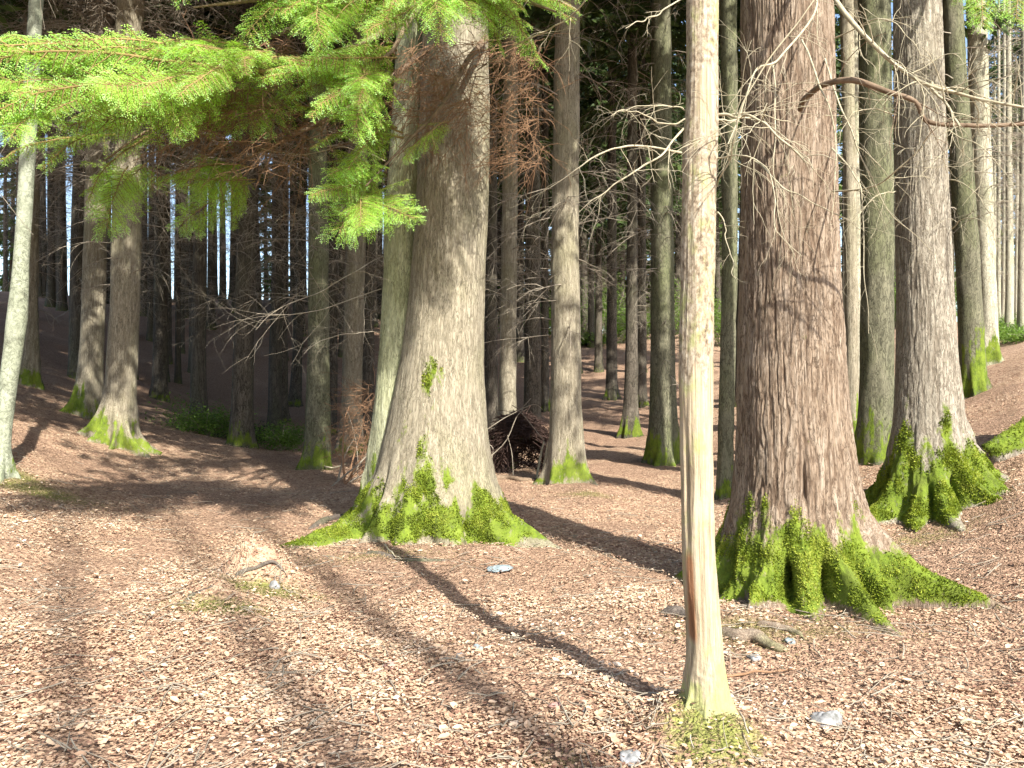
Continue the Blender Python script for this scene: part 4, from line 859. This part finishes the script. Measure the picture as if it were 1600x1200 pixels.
SL = [(-2, 5), (12, 27), (74, 80), (105, 113), (173, 179), (243, 249), (268, 272), (322, 326), (340, 343), (353, 359), (408, 424), (451, 453), (479, 481)]
x = -90
while x < 1190:
    if x >= 600: break
    wpx = r.uniform(8, 17)
    if not any(a-wpx/2-1 < x < b+wpx/2+1 for a, b in SL):
        far_tree(x, r.uniform(27, 48), wpx, 'slender dark trunk deep in the shaded wood, left of the big dappled tree', 'dark trunks deep in the left wood', cz=r.uniform(10, 12), cs=1.05)
        x += wpx*.5+r.uniform(1, 6)
    else: x += 2
for x in (757, 770, 815, 832, 852, 913, 925, 938, 972, 1008, 1030, 1058, 1120, 1130, 880, 900):
    far_tree(x+r.uniform(-3, 3), r.uniform(34, 56), r.uniform(7, 13), 'distant trunk on the slope between the big dappled tree and the huge reddish one', 'distant trunks in the middle gap', cz=r.uniform(6, 10), cs=1.1)
for x, d, wd in ((1486, 30, 10), (1560, 34, 7), (1569, 40, 9), (1577, 28, 12), (1588, 45, 6), (1597, 26, 14), (1553, 50, 8), (1582, 52, 6), (1612, 32, 12), (1640, 28, 12), (1660, 22, 16), (1320, 36, 10), (1333, 45, 8), (1400, 40, 8), (1465, 48, 8), (1690, 30, 12), (1573, 60, 5), (1592, 62, 5), (1604, 55, 6)):
    far_tree(x, d, wd, 'thin sunlit trunk in the bright distant wood beyond the right bank', 'thin trunks beyond the right bank', crown=d > 40, lit=x > 1500, cz=11, cs=.8)
# part-hidden trees shading the wood; those off the left edge are unseen, added
for k, (px, d) in enumerate(((-140, 16), (-220, 12), (-130, 22), (-330, 20), (310, 21), (260, 31), (610, 21), (640, 27), (700, 16.5), (720, 24), (650, 36), (900, 34), (690, 44), (330, 40), (470, 40), (80, 40), (-300, 8.5), (-260, 6), (-500, 12), (-150, 10.5), (430, 24), (560, 25), (200, 26), (120, 22), (1000, 33), (1160, 22), (1230, 17), (1270, 28), (1180, 32))):
    far_tree(px, d, 520/d, 'dark conifer mostly hidden behind nearer trunks or unseen off the left edge', 'half-hidden conifers of the wood', cz=8.5, cs=1.25)
fill = []
edges = [(-30, -2)] + SL + [(610, 620), (700, 756), (1000, 1001)]
for (a0, a1), (b0, b1) in zip(edges[:-1], edges[1:]):
    if a1 in (620, 756) or b0 == 1000: continue
    wd = b0-a1; m_ = max(1, round(wd/13)); fill += [(a1+wd*(q+.5)/m_, min(wd/m_, 15)) for q in range(m_)]
fill += [(v, 12) for v in (757, 768, 781, 812, 826, 838, 851)]
for px, wq in fill:
    far_tree(px, r.uniform(46, 60), wq*r.uniform(1.0, 1.15), 'slender dark trunk deep in the shaded wood, left of the big dappled tree', 'dark trunks deep in the left wood', cz=11.5, cs=1.1, dead=r.random() < .4)
# unseen trees around the camera: some dapple the clearing, some added to cut skylight
for x_, y_, cz_, cs_ in ((2.2, -7.6, 11, .5), (-2.6, -8, 11, .7), (-9, 1, 7, 1.2), (-10, -5, 7, 1.2), (-8, -10, 8, 1.2), (-13, 6, 7, 1.3), (8.3, -15.0, 17, .6), (8.9, -14.0, 17, .6), (8.5, -11.6, 17, .6)):
    e = empty('conifer_tree', (x_, y_, 0), 'unseen tall conifer behind or beside the photographer, placed for its shade', 'tree', 'unseen trees around the photographer')
    o = inst('trunk', TT[0], e, (0, 0, 0)); o.scale = (.42, .42, 1.2) if cz_ < 16 else (.38, .38, 1.25); inst('crown', CROWNS[2], e, (0, 0, cz_), x_, cs_) if cz_ < 16 else None
# full-crowned conifers closing off the crest
for k, (px, d, sc_) in enumerate(((868, 58, 1.5), (905, 62, 1.7), (935, 57, 1.3), (968, 64, 1.8), (1002, 58, 1.5), (1034, 62, 1.6), (1062, 56, 1.4), (1095, 62, 1.7), (1128, 57, 1.4), (840, 64, 1.6), (1325, 60, 1.4), (1405, 58, 1.5), (1484, 56, 1.5), (1556, 66, 1.2), (1600, 68, 1.2), (1650, 66, 1.3), (775, 62, 1.5), (416, 66, 1.1), (18, 64, 1.2))):
    x = (px-800)/F*d; e = empty('conifer_tree', (x, d, float(H(x, d))), 'leafy green conifer with branches to the ground on the far crest', 'tree', 'leafy conifers on the far crest')
    o = inst('trunk', TT[k % 3], e, (0, 0, 0)); o.scale = (.4, .4, .9); inst('crown', CROWNS_G[k % 2], e, (0, 0, .8), k*1.3, sc_)
# extra twig tangles high on the left pair and neighbours
for px, d in ((60, 15.5), (196, 14), (300, 17), (395, 17), (150, 16), (0, 13)):
    pass
# ------------------------------------------------------------------ undergrowth
def foliage_clump(name, label, px, py, d, wx, wz, n, mat, size, seed, group=None, cat='bush', depth=None):
    r_ = np.random.default_rng(seed); x = (px-800)/F*d; zb = float(H(x, d)); tb = Tubes(4); C = []; e = empty(name, (x, d, zb), label, cat, group)
    ns = 9
    for k in range(ns):
        az = r_.random()*2*PI; P = curve_pts((0, 0, -.05), (math.cos(az)*wx*.6/wz, math.sin(az)*.6*wx/wz, 1), wz*(.7+.4*r_.random()), .3, 8, .12, r_); tb.add(P, np.linspace(.02, .005, 8))
        m = n//ns; i = r_.integers(2, 8, m); C.append(P[i]+r_.normal(0, 1, (m, 3))*np.array([wx*.22, wx*.22, wz*.10]))
    tb.build('stem', M['twig_dark'], e)
    C = np.concatenate(C); m = len(C); U = unit(r_.normal(0, 1, (m, 3))*np.array([1, 1, .45]))*size*(.6+.8*r_.random((m, 1))); W = unit(np.cross(U, r_.normal(0, 1, (m, 3))+np.array([0, 0, 2])))*size*.45
    V, Q = quads(C, U, W); mesh_obj('foliage', V, Q, M[mat], e, attrs={'rnd': np.repeat(np.clip(.5+.4*noise(C[:, 0]*3, C[:, 1]*3, C[:, 2]*3, 3)+r_.normal(0, .15, m), 0, 1), 4)})
    return e
foliage_clump('sapling', 'dim green sapling in the dark behind the twin mossy pair', 325, 620, 19, 1.5, 1.0, 5000, 'shrub', .035, 1)
foliage_clump('sapling', 'low green sapling left of the grey-green conifer', 440, 650, 18, .9, .8, 3000, 'shrub', .032, 2)
foliage_clump('sapling', 'shadowy low sapling between the two dim green ones', 385, 660, 20, 1.2, .7, 3000, 'crown', .035, 3)
for k, (px, d, wx, wz) in enumerate(((915, 43, 2.2, 2.0), (945, 46, 2.5, 3.0), (975, 44, 2.0, 2.2), (1005, 47, 2.4, 3.2), (1125, 40, 2.0, 2.0), (1070, 46, 2.4, 2.6), (880, 48, 2.2, 2.5), (820, 47, 2.4, 2.4), (1480, 34, 1.8, 3.0), (1400, 38, 1.5, 2.5))):
    lab = ['sunlit green bush on the far crest, first one right of the moss-collared conifer', 'tall sunlit bush on the far crest directly left of the lone dark trunk', 'round sunlit bush on the far crest directly right of the lone dark trunk',
           'tall sunlit bush between the two dark slim trunks and the dark stout conifer', 'green bush on the far crest just right of the bare dead trunk', 'sunlit bush on the far crest hidden partly by the bare dead trunk',
           'green bush on the far crest behind the moss-collared conifer', 'green bush on the far crest above the brushwood shelter', 'green bush on the far crest right of the straight pale grey conifer', 'green bush on the far crest left of the straight pale grey conifer'][k]
    foliage_clump('bush', lab, px, 500, d, wx, wz*(.55+.9*(k*5 % 7)/6), 4500, 'shrub', .06, 10+k, 'sunlit bushes on the far crest')
for k, (px, d) in enumerate(((1572, 26), (1590, 23), (1612, 22), (1560, 32), (1590, 33), (1625, 27), (1583, 28))):
    lab = ['low green shrub above the right bank, beside the pale sunlit conifer', 'nearest of the low green shrubs above the right bank', 'low green shrub above the right bank, cut by the right edge', 'farther low shrub just right of the pale sunlit conifer',
           'farther low shrub in the middle of the row above the right bank', 'low shrub outermost right above the right bank', 'low shrub between the near and far ones above the right bank'][k]
    foliage_clump('bush', lab, px, 500, d, 1.5, .7, 2600, 'shrub', .035, 30+k, 'shrubs above the right bank')
# brushwood shelter
def shelter():
    x, y = (812-800)/F*14.2, 14.2; z = float(H(x, y)); e = empty('brush_shelter', (x, y, z), 'dark dome of reddish dead brushwood with a black opening between two conifers', 'shelter')
    r_ = np.random.default_rng(8); tb = Tubes(3)
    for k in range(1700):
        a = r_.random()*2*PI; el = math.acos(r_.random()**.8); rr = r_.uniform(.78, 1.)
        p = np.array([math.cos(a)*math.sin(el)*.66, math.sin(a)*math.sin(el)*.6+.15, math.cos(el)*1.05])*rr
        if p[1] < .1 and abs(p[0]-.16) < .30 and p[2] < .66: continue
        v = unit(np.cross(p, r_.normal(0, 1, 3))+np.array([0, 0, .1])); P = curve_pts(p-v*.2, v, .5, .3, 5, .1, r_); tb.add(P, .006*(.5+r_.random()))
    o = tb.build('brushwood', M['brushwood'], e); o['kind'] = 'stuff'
    for pts, rr in (([(838, 750), (845, 710), (850, 690)], .025), ([(846, 750), (852, 715), (856, 690)], .022), ([(758, 720), (790, 690), (808, 650), (822, 640)], .011), ([(802, 745), (800, 710), (793, 680)], .010),
                    ([(760, 672), (785, 655), (812, 640), (830, 622)], .009), ([(812, 640), (835, 632), (848, 640)], .009), ([(756, 690), (770, 700), (768, 720)], .008), ([(815, 645), (850, 690), (858, 715)], .008)):
        P = spline([at(a, b, 13.5) for a, b in pts], 12); t_ = Tubes(6); t_.add(P-np.array([x, y, z]), np.linspace(rr, rr*.5, 12)); t_.build('stick', M['twig_dark' if rr < .02 else 'twig_pale'], e)
shelter()
def stick_pile(label, px, py, d, n, wpx, hpx, seed, mat='twig_red'):
    x, y, z = gpt(px, py); e = empty('brush_pile', (x, y, z), label, 'brush pile'); r_ = np.random.default_rng(seed)
    for k in range(n):
        L = hpx/F*y*(.5+.7*r_.random()); v = unit(np.array([r_.normal(.5, .4), r_.normal(0, .4), .9])); P = curve_pts((r_.normal(0, wpx/F*y*.3), r_.normal(0, .2), -.05), v, L, .2, 9, .08, r_)
        tb = Tubes(5); tb.add(P, np.linspace(.02, .005, 9)*(.5+r_.random()*.7)); tb.build('stick', M[mat if k % 3 else 'twig_dark'], e)
stick_pile('dark broken branches leaning against the left of the big dappled tree', 548, 752, 11, 16, 60, 120, 5)
o = tangle(None, np.zeros(3), [(545, 590, 600, 730, 12.5, 14.0)], 160, 'twig_red', 'dead_brush', 11, .5, .004, .2)
tag(o, 'hazy reddish dead brush standing left of the big dappled tree', 'brush')
root([(500, 732), (520, 735), (545, 728)], .02, 'crooked pale fallen branch at the foot of the grey-green conifer', .05, 31, 'twig_pale', 'fallen_stick', .5)
root([(758, 752), (790, 749), (820, 752), (850, 750)], .05, 'low dead log lying along the front of the brushwood shelter', .03, 32, 'twig_brown', 'fallen_log', .7)

# top-left grey twig tangle belongs to the twin pair and its neighbours: dense dead limbs, high up
for ob in [o for o in COL.objects if o.type == 'EMPTY' and o.get('label', '').startswith(('right-hand tree of the twin', 'left-hand tree of the twin', 'brown conifer close behind', 'straight grey conifer with'))]:
    inst('dead_limbs', DEAD_DENSE, ob, (0, 0, 0), random.random()*6, 1., kind='stuff')
